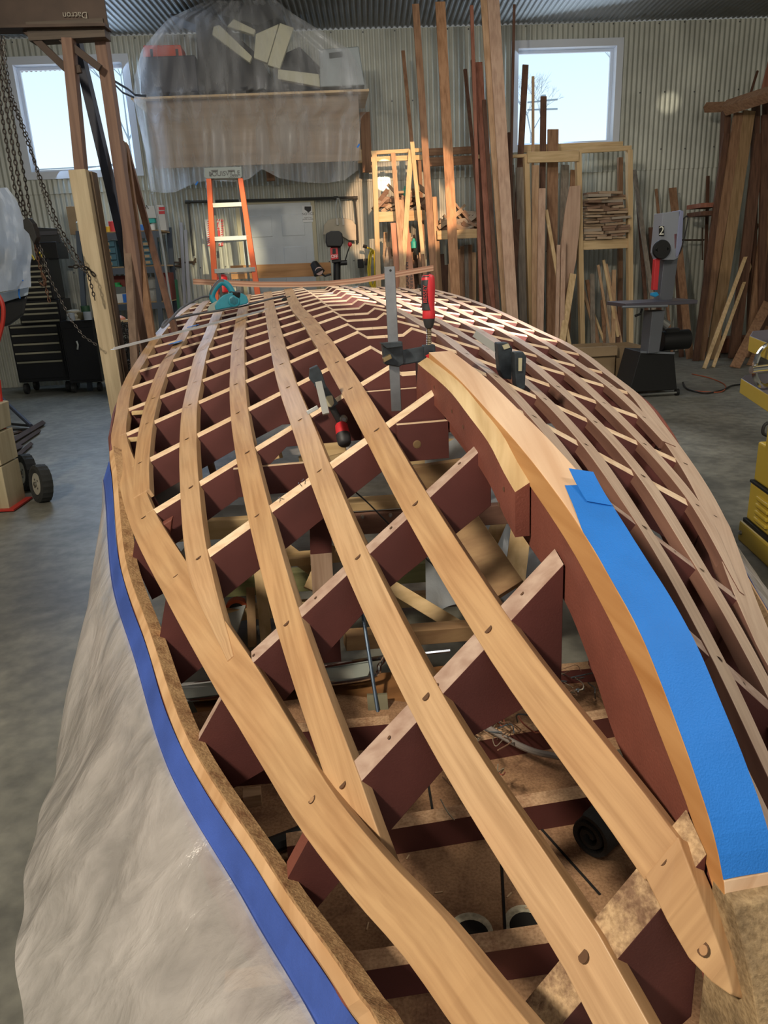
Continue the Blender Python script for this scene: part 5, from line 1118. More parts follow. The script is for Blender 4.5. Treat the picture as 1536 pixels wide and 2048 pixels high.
# ---- dust scoop, drill press, lamp, cords
t = thing('scoop', 'tan metal dust scoop hanging from the pipe beside the door', 'scoop', W(680, 485, .3))
wface([(646, 470), (648, 450), (656, 440), (672, 436), (690, 436), (704, 440), (712, 450), (713, 481), (698, 481), (680, 470), (665, 468)], .2, plain('tan scoop metal', (.27, .24, .18), .5, .3, var=.15), 'pan', t, .01, .004)
wtube('hanger', [(675, 396), (671, 420), (677, 450)], .22, .008, ALU, t); wtube('hanger', [(677, 396), (683, 420), (687, 450)], .22, .008, ALU, t)
for x in (672, 684): wface([(x, 437), (x+4, 437), (x+5, 450), (x+1, 450)], .23, plain('pale strap', (.45, .43, .38), .6), 'strap', t, .003)
t = thing('drill_press', 'drill press with black belt housing, red front switch and long feed lever', 'drill press', W(672, 620, 1.3)*[1, 1, 0])
DO = 1.3
wface([(652, 468), (662, 463), (678, 463), (684, 468), (686, 486), (682, 494), (654, 494), (651, 484)], DO, SAWB, 'belt_housing', t, .17, .012)
wface([(661, 495), (681, 494), (682, 524), (664, 526)], DO-.02, SAWB, 'head', t, .12, .006)
sw_ = wface([(660, 496), (675, 495), (677, 518), (662, 520)], DO+.11, plain('red guard', (.50, .025, .03), .45), 'front_cover', t, .012, .003)
wface([(665, 497), (671, 497), (672, 507), (665, 508)], DO+.125, SAWB, 'switch', sw_, .004); text('switch_word', 'OFF', W(669, 513, DO+.128), WD, Z_, .05, MATS['sign white'], sw_)
mb = MB(); mb.tube([W(674, 524, DO), W(674, 560, DO)*[1, 1, 1], np.append(W(674, 560, DO)[:2], .05)], .045, 14); mb.build('column', SAWB, t, smooth=True)
mb = MB(); q = W(674, 560, DO); mb.box((q[0], q[1], .03), WD*.2, WN*.25, (0, 0, .03)); mb.build('base', SAWB, t, bevel=.01)
wtube('feed_hub', [(680, 526), (694, 525)], DO+.05, .03, SAWB, t, 12); lv = wtube('feed_lever', [(690, 522), (695, 505), (699, 494)], DO+.05, .007, SAWB, t)
mb = MB(); mb.lathe(W(700, 494, DO+.05), (0, 0, 1), [(0, .005), (.012, .022), (.03, .028), (.05, .020), (.056, .005)], 14); mb.build('red_ball', SR, lv, smooth=True)
t = thing('work_lamp', 'small black cone-shaped work lamp with a bright face beside the drill press', 'lamp', W(632, 548, 1.2))
mb = MB(); mb.lathe(W(626, 524, 1.2), W(638, 545, 1.25)-W(626, 524, 1.2), [(0, .02), (.02, .05), (.11, .065), (.16, .075)], 16); mb.build('lamp_shade', SAWB, t, smooth=True)
mb = MB(); mb.disc(W(638, 542, 1.29), W(640, 545, 1.4)-W(632, 536, 1.2), .05, 14); mb.build('lamp_face', plain('frosted lamp face', (.55, .40, .38), .4), t)
wtube('gooseneck', [(640, 545), (650, 552), (662, 548)], 1.2, .012, SAWB, t)
YC = plain('yellow cord', (.55, .42, .02), .5)
p = []
for i in range(120):
    a = i/119*2*math.pi*9; px = 746+8*math.cos(a)+2*math.sin(a*.37); py = 538+36*math.sin(a)+3*math.cos(a*.31); p.append(W(px, py, .35+.05*math.sin(a*.7)))
t = thing('cord_coil', 'coil of yellow extension cord hanging on the wall left of the lumber rack', 'cord', W(746, 575, .35))
mb = MB(); mb.tube(p, .011, 6); mb.build('coil', YC, t); wtube('lead', [(731, 494), (742, 498), (748, 508), (750, 560)], .36, .011, YC, t); wtube('plug', [(726, 492), (734, 494)], .36, .022, SAWB, t)
for x, y, w, h, lb in ((722, 527, 12, 18, 'black charger hanging on the wall left of the yellow cord'), (733, 524, 7, 14, 'second smaller black plug box left of the yellow cord')):
    tag(wrect(x-w/2, y-h/2, x+w/2, y+h/2, .2, .06, SAWB, 'wall_charger', None, .008), lb, 'charger')
for a, b, w, o, lb in (((729, 225), (735, 345), 20, .35, 'short brown timber post fixed to the wall at the right of the plastic drape'), ((541, 343), (541, 362), 16, .3, 'brown timber stub showing under the plastic drape'), ((719, 300), (719, 326), 9, .4, 'pale block against the brown post right of the drape')):
    A, B = W(*a, o), W(*b, o); mb = MB(); mb.box((A+B)/2, WD*w*mpp(A)/2, WN*.04, (0, 0, (A[2]-B[2])/2)); tag(mb.build('timber_post', WB if w > 10 else WL_, bevel=.003), lb, 'post')
# ---- loft platform wrapped in plastic
PO = 1.25
t = thing('loft_platform', 'timber loft platform high on the back wall carrying boxes under plastic', 'platform', W(500, 360, .6))
mb = MB(); A, B = W(262, 197, PO-.12), W(738, 180, PO-.12); c = (A+B)/2; mb.box(c-WN*.5, (B-A)/2, WN*.5, (0, 0, .012)); mb.build('deck', WLX, t)
mb = MB(); A, B = W(292, 205, PO-.25), W(716, 188, PO-.25); lowz = W(500, 330, PO-.25)[2]; c = (A+B)/2; mb.box((c[0], c[1], (c[2]+lowz)/2), (B-A)/2*[1, 1, 0], WN*.01, (0, 0, (c[2]-lowz)/2)); mb.build('front_board', wood('tan plywood', (.27, .20, .14), (.36, .28, .20), 'x', .7, 3), t)
LOF = [('storage_bin', [(290, 195), (288, 124), (396, 120), (402, 192)], .95, plain('dark blue bin', (.02, .022, .035), .5), 'dark blue storage bin on the loft under the orange case', .22),
 ('orange_case', [(292, 122), (293, 98), (366, 97), (370, 121)], .92, plain('orange red plastic', (.62, .07, .02), .5), 'orange red case with black straps at the left of the loft', .16),
 ('black_bag', [(402, 190), (398, 60), (345, 40), (420, 30), (520, 120), (560, 188)], .85, plain('black cloth', (.02, .02, .022), .8), 'black fabric bag under plastic in the middle of the loft', .2),
 ('black_bag', [(425, 0), (420, -60), (560, -50), (566, 40), (520, 62), (450, 42)], .8, MATS['black cloth'], 'black bundle at the top of the loft under plastic', .2),
 ('foam_pad', [(468, 40), (512, 62), (508, 72), (455, 55)], 1.1, plain('pale yellow foam', (.52, .50, .36), .8), 'short pale yellow pad at the upper middle of the loft', .05),
 ('foam_pad', [(428, 55), (440, 52), (505, 115), (500, 128), (425, 72)], 1.08, MATS['pale yellow foam'], 'long pale yellow pad slanting down across the loft', .05),
 ('foam_pad', [(512, 70), (558, 50), (535, 128), (508, 118)], 1.06, MATS['pale yellow foam'], 'upright pale pad in the centre of the loft', .05),
 ('foam_pad', [(560, 48), (588, 58), (560, 140), (535, 132)], 1.04, MATS['pale yellow foam'], 'upright pale pad right of the central pad', .05),
 ('foam_pad', [(556, 140), (638, 150), (642, 176), (556, 160)], 1.02, MATS['pale yellow foam'], 'level pale pad lying at the right of the loft', .05),
 ('black_bag', [(560, 186), (556, 120), (600, 100), (650, 150), (700, 182)], .7, MATS['black cloth'], 'low dark bundle behind the level pad on the loft', .15),
 ('clear_tote', [(640, 182), (638, 108), (716, 102), (728, 178)], .9, plain('grey translucent tote', (.22, .25, .25), .4), 'grey translucent tote with a dark label at the right of the loft', .2)]
for nm, pts, o, m, lb, th in LOF:
    ob = wface(pts, o, m, nm, None, th, .01); tag(ob, lb, nm.split('_')[1])
    if nm == 'orange_case':
        for x in (300, 351): wface([(x, 98), (x+5, 98), (x+7, 121), (x+2, 121)], o+th+.005, SAWB, 'strap', ob, .004)
    if nm == 'clear_tote': wface([(658, 106), (684, 103), (686, 114), (659, 117)], o+th+.005, plain('dark label', (.05, .055, .05), .6), 'label', ob, .003)
M_PL2 = sheet_plastic('loft plastic', (.66, .67, .68), .68, .2, 6.0)
oL = [(-60, 395), (0, 415), (36, 338), (60, 315), (100, 283), (150, 270), (192, 266), (240, 276), (300, 290), (345, 296), (384, 302)]
oR = [(-60, 540), (0, 552), (30, 590), (60, 640), (100, 700), (140, 722), (180, 738), (215, 742), (235, 722), (300, 718), (345, 716)]
oB = lambda x: float(np.interp(x, [300, 330, 352, 375, 395, 420, 470, 500, 527, 560, 600, 650, 690, 716], [383, 386, 384, 373, 366, 360, 364, 358, 338, 356, 364, 367, 360, 340]))
xl = lambda y: float(np.interp(y, [a for a, _ in oL], [b for _, b in oL])); xr = lambda y: float(np.interp(y, [a for a, _ in oR], [b for _, b in oR]))
mb = MB()
def lp(u, v):
    yb0 = oB(302+414*u); py = -60+(yb0+60)*v; px = xl(min(py, 384))*(1-u)+xr(min(py, 345))*u
    bulge = np.interp(py, [-60, 60, 190, 260, 400], [.95, 1.22, 1.28, 1.12, 1.08])
    w = .035*math.sin(u*34+1.5*math.sin(v*5))+.03*math.sin(u*71+v*4)+.05*math.sin(u*13-v*3)
    e = min(u, 1-u)*8; return W(px, py, bulge+.08+w*(.3 if py < 180 else 1.0))
mb.grid(lp, 110, 60); tag(mb.build('plastic_sheet', M_PL2, smooth=True), 'big clear plastic sheet draped over the loft platform on the back wall', 'plastic sheet')
for x, y, lb in ((393, 366, 'blue tape tag at the lower left corner of the loft plastic'), (716, 291, 'blue tape tag at the right edge of the loft plastic')): tag(wface([(x-3, y+3), (x+2, y-4), (x+4, y-2), (x, y+5)], 1.3, BLUE, 'masking_tape', None, .003), lb, 'tape')
# ---- grey steel shelves
SO = .75; GS = plain('blue grey steel', (.065, .085, .115), .5, .2); 
t = thing('shelf_unit', 'blue grey steel shelving unit full of parts drawers, boxes and cans', 'shelving', W(245, 660, .5)*[1, 1, 0])
for a, b, o in (((157, 462), (170, 640), SO), ((308, 462), (322, 640), SO), ((338, 455), (350, 600), .15)):
    A, B = W(*a, o), W(*b, o); d = (B-A)/np.linalg.norm(B-A); B = A+d*(-A[2]/d[2]); mb = MB(); mb.loft([[P+WD*u*.03+WN*v*.025 for u, v in ((-1, -1), (1, -1), (1, 1), (-1, 1))] for P in (A, B)]); mb.build('post', GS, t)
SHZ = []
for x0, x1, y in ((153, 322, 466), (168, 330, 536), (186, 338, 608)):
    A, B = W(x0, y, SO), W(x1, y-2, SO); z = (A[2]+B[2])/2; SHZ.append(z); c = (A+B)/2; hx_ = float((B-A)@WD)/2; mb = MB(); mb.box((c[0], c[1], z-.035), WD*hx_, WN*.02, (0, 0, .045)); cc = c-WN*.3; mb.mat(1).box((cc[0], cc[1], z+.004), WD*hx_, WN*.32, (0, 0, .008)); mb.build('shelf', [GS, WLX], t)
def item(nm, x0, y0, x1, y1, o, d, mat, label, cat, z=None, bevel=.004, grp=None):
    mb = MB(); A = W(x0, y1, o); B = W(x1, y1, o); T = W((x0+x1)/2, y0, o); zb = z if z is not None else A[2]; c = (A+B)/2-WN*d/2; mb.box((c[0], c[1], (zb+T[2])/2), WD*float((B-A)@WD)/2, WN*d/2, (0, 0, (T[2]-zb)/2))
    return tag(mb.build(nm, mat, None, bevel=bevel), label, cat, grp)
S_ = [z+.013 for z in SHZ]
DRW = plain('teal blue drawer', (.03, .085, .12), .45, .2); TAN = plain('tan drawer label', (.42, .30, .17), .7)
for x0, x1, lb in ((168, 239, 'blue steel parts cabinet with tan labels on the left of the middle shelf'), (259, 312, 'second blue steel parts cabinet on the right of the middle shelf')):
    t2 = thing('parts_cabinet', lb, 'cabinet', W((x0+x1)/2, 533, .6)); mb = MB(); A = W(x0, 533, SO-.06); B = W(x1, 533, SO-.06); T = W((x0+x1)/2, 482, SO-.06); c = (A+B)/2-WN*.2; zb = S_[1]; hx_ = float((B-A)@WD)/2; zt_ = T[2]
    mb.box((c[0], c[1], (zb+zt_)/2), WD*hx_, WN*.2, (0, 0, (zt_-zb)/2)); mb.build('case', DRW, t2, bevel=.004)
    for r_ in range(4):
        for q in range(2 if x0 < 200 else 2):
            hz = (zt_-zb)/4*.42; cx_ = c+WD*hx_*(-.5+q)*.96; zc = zb+(zt_-zb)*(r_+.5)/4; mb = MB(); cc = cx_+WN*.212; mb.box((cc[0], cc[1], zc), WD*hx_*.44, WN*.012, (0, 0, hz)); dr = mb.build('drawer', plain('drawer front', (.045, .13, .18), .4, .2), t2, bevel=.003)
            mb = MB(); cc = cx_+WN*.226; mb.box((cc[0], cc[1], zc), WD*hx_*.17, WN*.003, (0, 0, hz*.5)); mb.build('label_holder', TAN, dr)
def can(nm, px, py, r, h, o, z, mat, label, cat='can', prof=None): mb = MB(); P = W(px, py, o); P = np.array([P[0], P[1], z]); mb.lathe(P, (0, 0, 1), prof or [(0, r), (h*.98, r), (h, r*.9)], 16); return tag(mb.build(nm, mat, smooth=True), label, cat)
WH = plain('white card', (.55, .56, .55), .7); RD = plain('red print', (.55, .04, .05), .6); CLR = plain('clear jar', (.34, .38, .42), .15, spec=.8)
can('bottle', 159, 455, .035, .19, SO-.15, S_[0], plain('cream bottle', (.45, .45, .38), .5), 'cream plastic bottle at the left end of the top grey shelf', 'bottle', [(0, .034), (.13, .036), (.155, .014), (.19, .014)])
can('bottle', 165, 455, .03, .12, SO-.2, S_[0], plain('pale blue bottle', (.30, .36, .42), .5), 'pale blue bottle beside the cream bottle on the top grey shelf', 'bottle', [(0, .034), (.09, .034), (.10, .015), (.12, .015)])
can('glass_jar', 203, 455, .05, .17, SO-.2, S_[0], CLR, 'clear glass jar on the top grey shelf', 'jar'); can('glass_jar', 195, 456, .04, .13, SO-.1, S_[0], CLR, 'shorter clear jar left of the tall jar on the top grey shelf', 'jar')
can('paint_can', 216, 455, .03, .07, SO-.12, S_[0], plain('yellow tin', (.6, .36, .02), .4), 'small yellow tin on the top grey shelf'); c_r = can('paint_can', 227, 455, .055, .13, SO-.15, S_[0], RD, 'red and white can on the top grey shelf')
item('cardboard_box', 288, 412, 313, 437, SO-.2, .2, WH, 'white cardboard box with black arrow print above the top grey shelf', 'box'); item('cardboard_box', 287, 437, 300, 455, SO-.2, .12, plain('green box', (.05, .22, .08), .6), 'small green box under the white box', 'box', S_[0])
item('cardboard_box', 295, 437, 310, 446, SO-.18, .1, plain('turquoise box', (.03, .35, .30), .6), 'turquoise box under the white box', 'box'); item('cardboard_box', 280, 449, 288, 456, SO-.1, .1, plain('blue box', (.03, .15, .5), .6), 'small blue box on the top grey shelf', 'box', S_[0])
can('tub', 303, 455, .045, .07, SO-.12, S_[0], WH, 'low white tub on the top grey shelf', 'tub'); rb = item('carton', 317, 410, 333, 456, SO-.25, .15, WH, 'tall white carton with red printed bands at the right of the top grey shelf', 'carton', S_[0])
for y in (417, 425): wrect(318, y-3, 330, y+3, SO-.245, .002, RD, 'red_print', rb)
text('arrow_print', '^', W(294, 418, SO-.19), WD, Z_, .12, M_DOT, bpy.data.objects['cardboard_box'])
item('plastic_bin', 205, 552, 252, 578, SO-.25, .3, plain('dark red bin', (.20, .03, .02), .5), 'dark red bin at the back of the lower grey shelf', 'bin', S_[2]); item('plastic_bin', 206, 574, 252, 590, SO-.15, .2, plain('grey tray', (.10, .11, .11), .6), 'grey tray in front of the dark red bin', 'bin', S_[2])
for px, py in ((234, 573), (226, 579), (238, 578)): can('tape_roll', px, py, .045, .05, SO-.2, W(px, py, SO-.2)[2], plain('green tape', (.02, .35, .10), .5), 'roll of green tape lying on the grey tray of the lower shelf', 'tape roll').__setitem__('group', 'green tape rolls on the lower shelf')
bx = item('carton', 221, 588, 255, 607, SO-.03, .15, WH, 'white and blue carton at the front of the lower grey shelf', 'carton', S_[2]); wrect(247, 588, 255, 606, SO-.028, .003, plain('blue print', (.01, .12, .5), .6), 'blue_end', bx)
item('carton', 214, 598, 222, 607, SO-.04, .1, WH, 'tiny white carton left of the white and blue carton', 'carton', S_[2])
for i, (x0, y0, x1, y1, lb) in enumerate(((296, 575, 322, 602, 'lower cloudy plastic bag on the lower grey shelf'), (294, 553, 318, 577, 'upper cloudy plastic bag on the lower grey shelf'))):
    A = W((x0+x1)/2, y1, SO-.2); T = W((x0+x1)/2, y0, SO-.2); r_ = (x1-x0)*mpp(A)/2; h_ = T[2]-A[2]; mb = MB(); mb.lathe(A if i else np.array([A[0], A[1], S_[2]]), (0, 0, 1), [(0, r_*.8), (h_*.3, r_), (h_*.75, r_*.95), (h_, r_*.3)], 14); tag(mb.build('plastic_bag', plain('cloudy bag', (.36, .37, .36), .3, bump=.8, bscale=30), smooth=True), lb, 'bag')
item('crate', 326, 545, 345, 600, .5, .3, plain('dark red bin', (.20, .03, .02), .5), 'dark red crate at the right end of the lower grey shelves', 'crate', None)
wtube('clear_hose', [(305, 386), (316, 440), (326, 500), (345, 628)], [1.3, 1.2, 1.15, 1.1], .014, plain('clear tube', (.45, .50, .52), .15, .3), None); tag(bpy.data.objects['clear_hose'], 'shiny clear tube running from the loft plastic down past the grey shelves', 'tube')
item('cardboard_sheet', 141, 412, 168, 470, .2, .01, CB, 'tan cardboard sheet standing behind the left of the grey shelves', 'cardboard')
# bin heaped with chain
item('bin', 226, 700, 262, 745, 1.5, .35, SAWB, 'black bin holding a heap of chain below the grey shelves', 'bin', 0.0)
# ---- tool chests
BK = plain('black enamel chest', (.010, .010, .012), .3); HN = plain('chest trim strip', (.42, .40, .30), .35, .6)
def chest(nm, lb, x0, y0, x1, y1, o, d, ys, z0=None, casters=False):
    A = W(x0, y1, o); B = W(x1, y1, o); T = W((x0+x1)/2, y0, o); hx_ = float((B-A)@WD)/2; c = (A+B)/2; zb = z0 if z0 is not None else A[2]
    t = thing(nm, lb, 'tool chest', (c[0], c[1], 0 if casters else zb)); mb = MB(); cc = c-WN*d/2; mb.box((cc[0], cc[1], (zb+T[2])/2), WD*hx_, WN*d/2, (0, 0, (T[2]-zb)/2)); mb.build('case', BK, t, bevel=.006)
    zs = [W(x0+(x1-x0)*.5, y, o)[2] for y in ys]+[zb+.03]
    for a, b in zip(zs, zs[1:]):
        h_ = (a-b)/2*.92; mb = MB(); q = c+WN*.008; mb.box((q[0], q[1], a-h_-.004), WD*hx_*.92, WN*.01, (0, 0, h_)); dr = mb.build('drawer', BK, t, bevel=.003)
        mb = MB(); q = c+WN*.024; mb.box((q[0], q[1], a-.012), WD*hx_*.90, WN*.008, (0, 0, .011)); mb.build('handle', HN, dr)
    if casters:
        for s1 in (-.85, .85):
            for s2 in (.08, d-.08): q = c+WD*hx_*s1-WN*s2; mb = MB(); mb.tube([(q[0], q[1], .07)+WD*-.02, (q[0], q[1], .07)+WD*.02], .07, 14); mb.build('caster', plain('dark caster', (.03, .03, .03), .5), t)
    return t
chest('tool_chest', 'wide black rolling tool cabinet with brass-coloured drawer trims on casters', 36, 648, 137, 752, .80, .5, [650, 667, 685, 703, 721], .16, True)
zc1 = W(80, 648, .8)[2]
chest('tool_chest', 'black middle tool chest with pale drawer trims stacked on the rolling cabinet', 42, 600, 126, 648, .78, .45, [605, 615, 625, 640], zc1)
zc2 = W(80, 600, .78)[2]
chest('tool_chest', 'upper black tool chest with many thin drawers stacked on the middle chest', 40, 518, 110, 600, .76, .42, [530, 541, 551, 562, 572, 583, 592], zc2)
zc3 = W(75, 518, .76)[2]
t = thing('tool_chest', 'black top box with raised lid on the highest tool chest', 'tool chest', W(95, 518, .6)); wrect(72, 484, 118, 518, .70, .4, BK, 'box', t, .006); wface([(74, 455), (116, 457), (124, 486), (78, 486)], .55, plain('dark grey lid', (.03, .032, .035), .4), 'lid', t, .02, .004); wrect(80, 462, 114, 470, .585, .01, plain('lid rib', (.07, .07, .08), .4), 'lid_rib', t)
t = thing('tool_cabinet', 'plain black steel cabinet between the tool chest and the leaning posts', 'cabinet', W(168, 780, .9)*[1, 1, 0]); A = W(135, 770, .95); mb = MB(); wbox(140, 640, 205, 765, .95, .5, mb); mb.build('case', BK, t, bevel=.005); wrect(143, 655, 203, 760, .96, .01, BK, 'door', t, .004); wtube('handle', [(153, 682), (156, 690), (155, 699)], 1.0, .012, ALU, t)
for px in (148, 200): mb = MB(); q = W(px, 775, .85); mb.tube([(q[0], q[1], .06)+WD*-.02, (q[0], q[1], .06)+WD*.02], .06, 12); mb.build('caster', MATS['dark caster'], t)
zt_ = W(170, 640, .95)[2]
can('rope_spool', 147, 625, .09, .12, .85, zt_, plain('cream rope', (.40, .37, .28), .8), 'cream rope wound on a spool on the black cabinet', 'spool', [(0, .10), (.015, .10), (.02, .07), (.05, .085), (.08, .07), (.1, .085), (.12, .08), (.13, .03)])
can('paint_can', 172, 625, .055, .17, .8, zt_, plain('dark green can', (.02, .07, .03), .5), 'dark green can on the black cabinet'); can('glass_jar', 142, 636, .05, .09, .95, zt_, CLR, 'dusty glass jar in front of the spool on the black cabinet', 'jar'); can('glass_jar', 176, 636, .05, .10, .95, zt_, CLR, 'dusty glass jar in front of the dark green can', 'jar')
item('cable_bundle', 150, 625, 168, 638, .9, .1, plain('olive cloth', (.12, .10, .05), .9), 'olive cloth bundle on the black cabinet', 'bundle', zt_)
for x, y in ((66, 512), (82, 507)): wtube('safety_glasses', [(x-5, y-4), (x, y+2), (x+3, y+8)], .8, .01, plain('yellow plastic', (.6, .45, .02), .4), None); tag(bpy.data.objects[-1] if False else [o for o in bpy.data.objects if o.name.startswith('safety_glasses')][-1], 'yellow plastic strap hanging on the upper tool chest, %s' % ('left' if x < 70 else 'right'), 'strap')
# ---- gantry of posts and steel beam, chains, leaning boards (nearer)
def Y(px, py, y): return at_y(px, py, y)
GB = plain('rusty brown steel', (.055, .035, .026), .6, .3, var=.3); GY = 4.8
t = thing('gantry', 'timber legged gantry with a brown steel beam across the top left corner', 'gantry', Y(170, 900, GY)*[1, 1, 0])
bm_ = MB()
A, B = Y(-120, 28, GY), Y(212, 22, GY); u = (B-A)/np.linalg.norm(B-A); c = (A+B)/2; Lh = np.linalg.norm(B-A)/2; bk = np.cross((0, 0, 1), u)
bm_.box(c, u*Lh, bk*.008, (0, 0, .075)); bm_.box(c-np.array([0, 0, .08]), u*Lh, bk*.06, (0, 0, .007)); bm_.box(c+np.array([0, 0, .08]), u*Lh, bk*.06, (0, 0, .007)); stb = bm_.build('steel_beam', GB, t)
text('chalk_marks', 'ɹoop', Y(150, 27, GY-.02), u, Z_, .05, plain('chalk', (.35, .33, .28), .9), stb) if False else text('chalk_marks', 'Dacron', Y(150, 30, GY-.02), -u, -np.array(Z_), .045, plain('chalk', (.35, .33, .28), .9), stb)
def leg(a, b, y0, y1, w, mat, nm, d=.04, floor=False, ref=None):
    A, B = Y(*a, y0), Y(*b, y1); dd = (B-A)/np.linalg.norm(B-A)
    if floor: B = A+dd*(-A[2]/dd[2])
    x = np.array([1, 0, 0])-dd*dd[0]; x /= np.linalg.norm(x); n = np.cross(dd, x); hw_ = w*mpp(A)/2; mb = MB(); mb.loft([[P+x*p*hw_+n*q*d for p, q in ((-1, -1), (1, -1), (1, 1), (-1, 1))] for P in (A, B)]); return mb.build(nm, mat, ref, bevel=.002)
leg((60, 62), (215, 60), GY+.02, GY+.02, 1, GB, 'packer', .03, False, t) if False else None
mb = MB(); A, B = Y(62, 68, GY+.03), Y(214, 60, GY+.03); mb.box((A+B)/2, (B-A)/2, (0, .05, 0), (0, 0, .045)); mb.build('packing_timber', wood('dark packing', (.06, .045, .035), (.11, .085, .065), 'x'), t)
leg((137, 78), (163, 345), GY, GY, 21, wz('brown post', (.15, .09, .07), (.24, .15, .11)), 'upper_post', .035, False, t)
leg((157, 340), (208, 640), GY-.06, GY-.06, 34, wz('cream post', (.42, .34, .22), (.56, .47, .32)), 'pale_post', .03, True, t)
leg((178, 345), (226, 640), GY+.02, GY+.02, 22, wz('shadow post', (.10, .07, .045), (.17, .12, .08)), 'rear_post', .045, True, t)  # dark right face of the pale post, its shade put into the colour
leg((152, 78), (296, 690), GY+.35, GY+.35, 17, plain('blue black post', (.025, .03, .05), .6, var=.2), 'dark_post', .04, True, t)
leg((203, 75), (250, 400), GY+.1, GY+.1, 22, wz('brown post', (.15, .09, .07), (.24, .15, .11)), 'brown_post', .04, True, t)
for a, b in (((50, 58), (133, 138)), ((122, 76), (201, 137)), ((140, 142), (162, 138))): leg(a, b, GY, GY, 14, GB, 'brace', .012, False, t)
for a, b, y0, y1, w, m, lb in (((243, 285), (268, 690), 5.1, 4.7, 15, wz('grey brown board', (.13, .085, .06), (.21, .145, .105)), 'grey brown board leaning on the gantry leg, leftmost of the fan of three'), ((248, 288), (306, 690), 5.2, 4.8, 14, wz('rust brown board', (.16, .08, .04), (.25, .14, .075)), 'rusty brown board leaning on the gantry leg, middle of the fan of three'), ((250, 290), (342, 632), 5.3, 4.95, 12, WD_, 'dark brown board leaning on the gantry leg, rightmost of the fan of three')):
    o = leg(a, b, y0, y1, w, m, 'board', .02, True); tag(o, lb, 'board')
tag(wtube('hanging_wire_rope', [(225, 160), (255, 178), (270, 190), (292, 192)], 1.6, .012, plain('grey wire', (.10, .12, .16), .4, .6), None), 'upper grey wire rope tied between the brown gantry post and the loft', 'wire rope')
tag(wtube('hanging_wire_rope', [(228, 168), (245, 185), (268, 195)], 1.6, .010, MATS['grey wire'], None), 'lower grey wire rope sagging between the gantry post and the loft', 'wire rope')
CH = plain('oiled chain', (.05, .042, .038), .45, .7); CHL = plain('grey chain', (.14, .13, .12), .4, .8)
def chain(pts, y, mat, label, s=.018, r=.0028, nm='hanging_chain'):
    P = [Y(*q, y) for q in pts]; out = []; mb = MB()
    seg = [np.linalg.norm(b-a) for a, b in zip(P, P[1:])]; L = sum(seg); n = max(2, int(L/(s*1.25))); k = 0; acc = 0; cum = [0]
    for g in seg: cum.append(cum[-1]+g)
    for i in range(n):
        d = (i+.5)/n*L; j = max(q for q in range(len(seg)) if cum[q] <= d); tt = (d-cum[j])/seg[j]; c = P[j]+(P[j+1]-P[j])*tt; u = (P[j+1]-P[j])/seg[j]
        a = np.cross(u, (0, 1, 0)); a /= np.linalg.norm(a); b = np.cross(u, a); e = a if i % 2 else (a*.35+b*.94)
        ring = [c+u*s*.78*math.sin(t_)*(1)+e*s*.42*math.cos(t_) for t_ in [2*math.pi*q/10 for q in range(11)]]
        mb.tube(ring, r, 5, caps=False)
    o = mb.build(nm, mat); return tag(o, label, 'chain')
chain([(-12, 72), (0, 140), (18, 250), (40, 380), (58, 450)], 4.6, CH, 'heavy rusty chain hanging at the left edge of the picture', .021, .004)
chain([(-18, 72), (-4, 170), (8, 260), (30, 380), (55, 448)], 4.65, CH, 'rusty chain hanging just left of the heavy chain', .019, .0036)
chain([(-4, 72), (6, 130), (30, 260), (50, 360), (62, 440)], 4.7, CH, 'rusty chain hanging just right of the heavy chain', .018, .0034)
chain([(2, 72), (6, 130), (15, 180), (50, 270), (82, 358), (117, 450), (160, 523), (178, 552), (190, 600)], 4.6, CH, 'long chain sweeping right in front of the left window and wall', .018, .0032)
chain([(8, 72), (12, 130), (22, 185), (58, 280), (76, 352), (100, 430), (148, 520), (170, 545)], 4.65, CHL, 'thinner chain beside the long sweeping chain', .015, .0026)
chain([(80, 490), (100, 557), (140, 637), (167, 673), (193, 690)], 4.6, CHL, 'slack chain loop in front of the black tool chest', .015, .0026)
chain([(66, 470), (76, 520), (88, 560), (99, 604)], 4.6, plain('rusty chain', (.10, .05, .03), .7, .4), 'rusty chain end with hook hanging below the hoist block', .018, .0034)
chain([(72, 460), (80, 510), (90, 545), (84, 570), (78, 560)], 4.62, CH, 'short looped chain below the hoist block', .018, .0032)
chain([(137, 534), (160, 533), (178, 538), (190, 552)], 4.7, CH, 'chain tied round the pale post beside the tool chest', .020, .004)
chain([(262, 655), (276, 690), (282, 720), (290, 690)], 5.0, CH, 'chain dangling under the small shelf by the leaning boards', .018, .0032)
t = thing('hoist_block', 'small black chain hoist block hanging among the chains at left', 'hoist', Y(64, 480, 4.6))
mb = MB(); mb.prism([Y(*q, 4.6) for q in ((50, 440), (60, 436), (70, 448), (78, 475), (72, 490), (62, 468), (52, 458))], (0, .03, 0)); mb.build('block', SAWB, t, bevel=.004)
mb = MB(); mb.tube([Y(*q, 4.58) for q in ((84, 545), (92, 560), (88, 572), (80, 566))], .006, 8); mb.build('hook', plain('rusty chain', (.10, .05, .03), .7, .4), t)
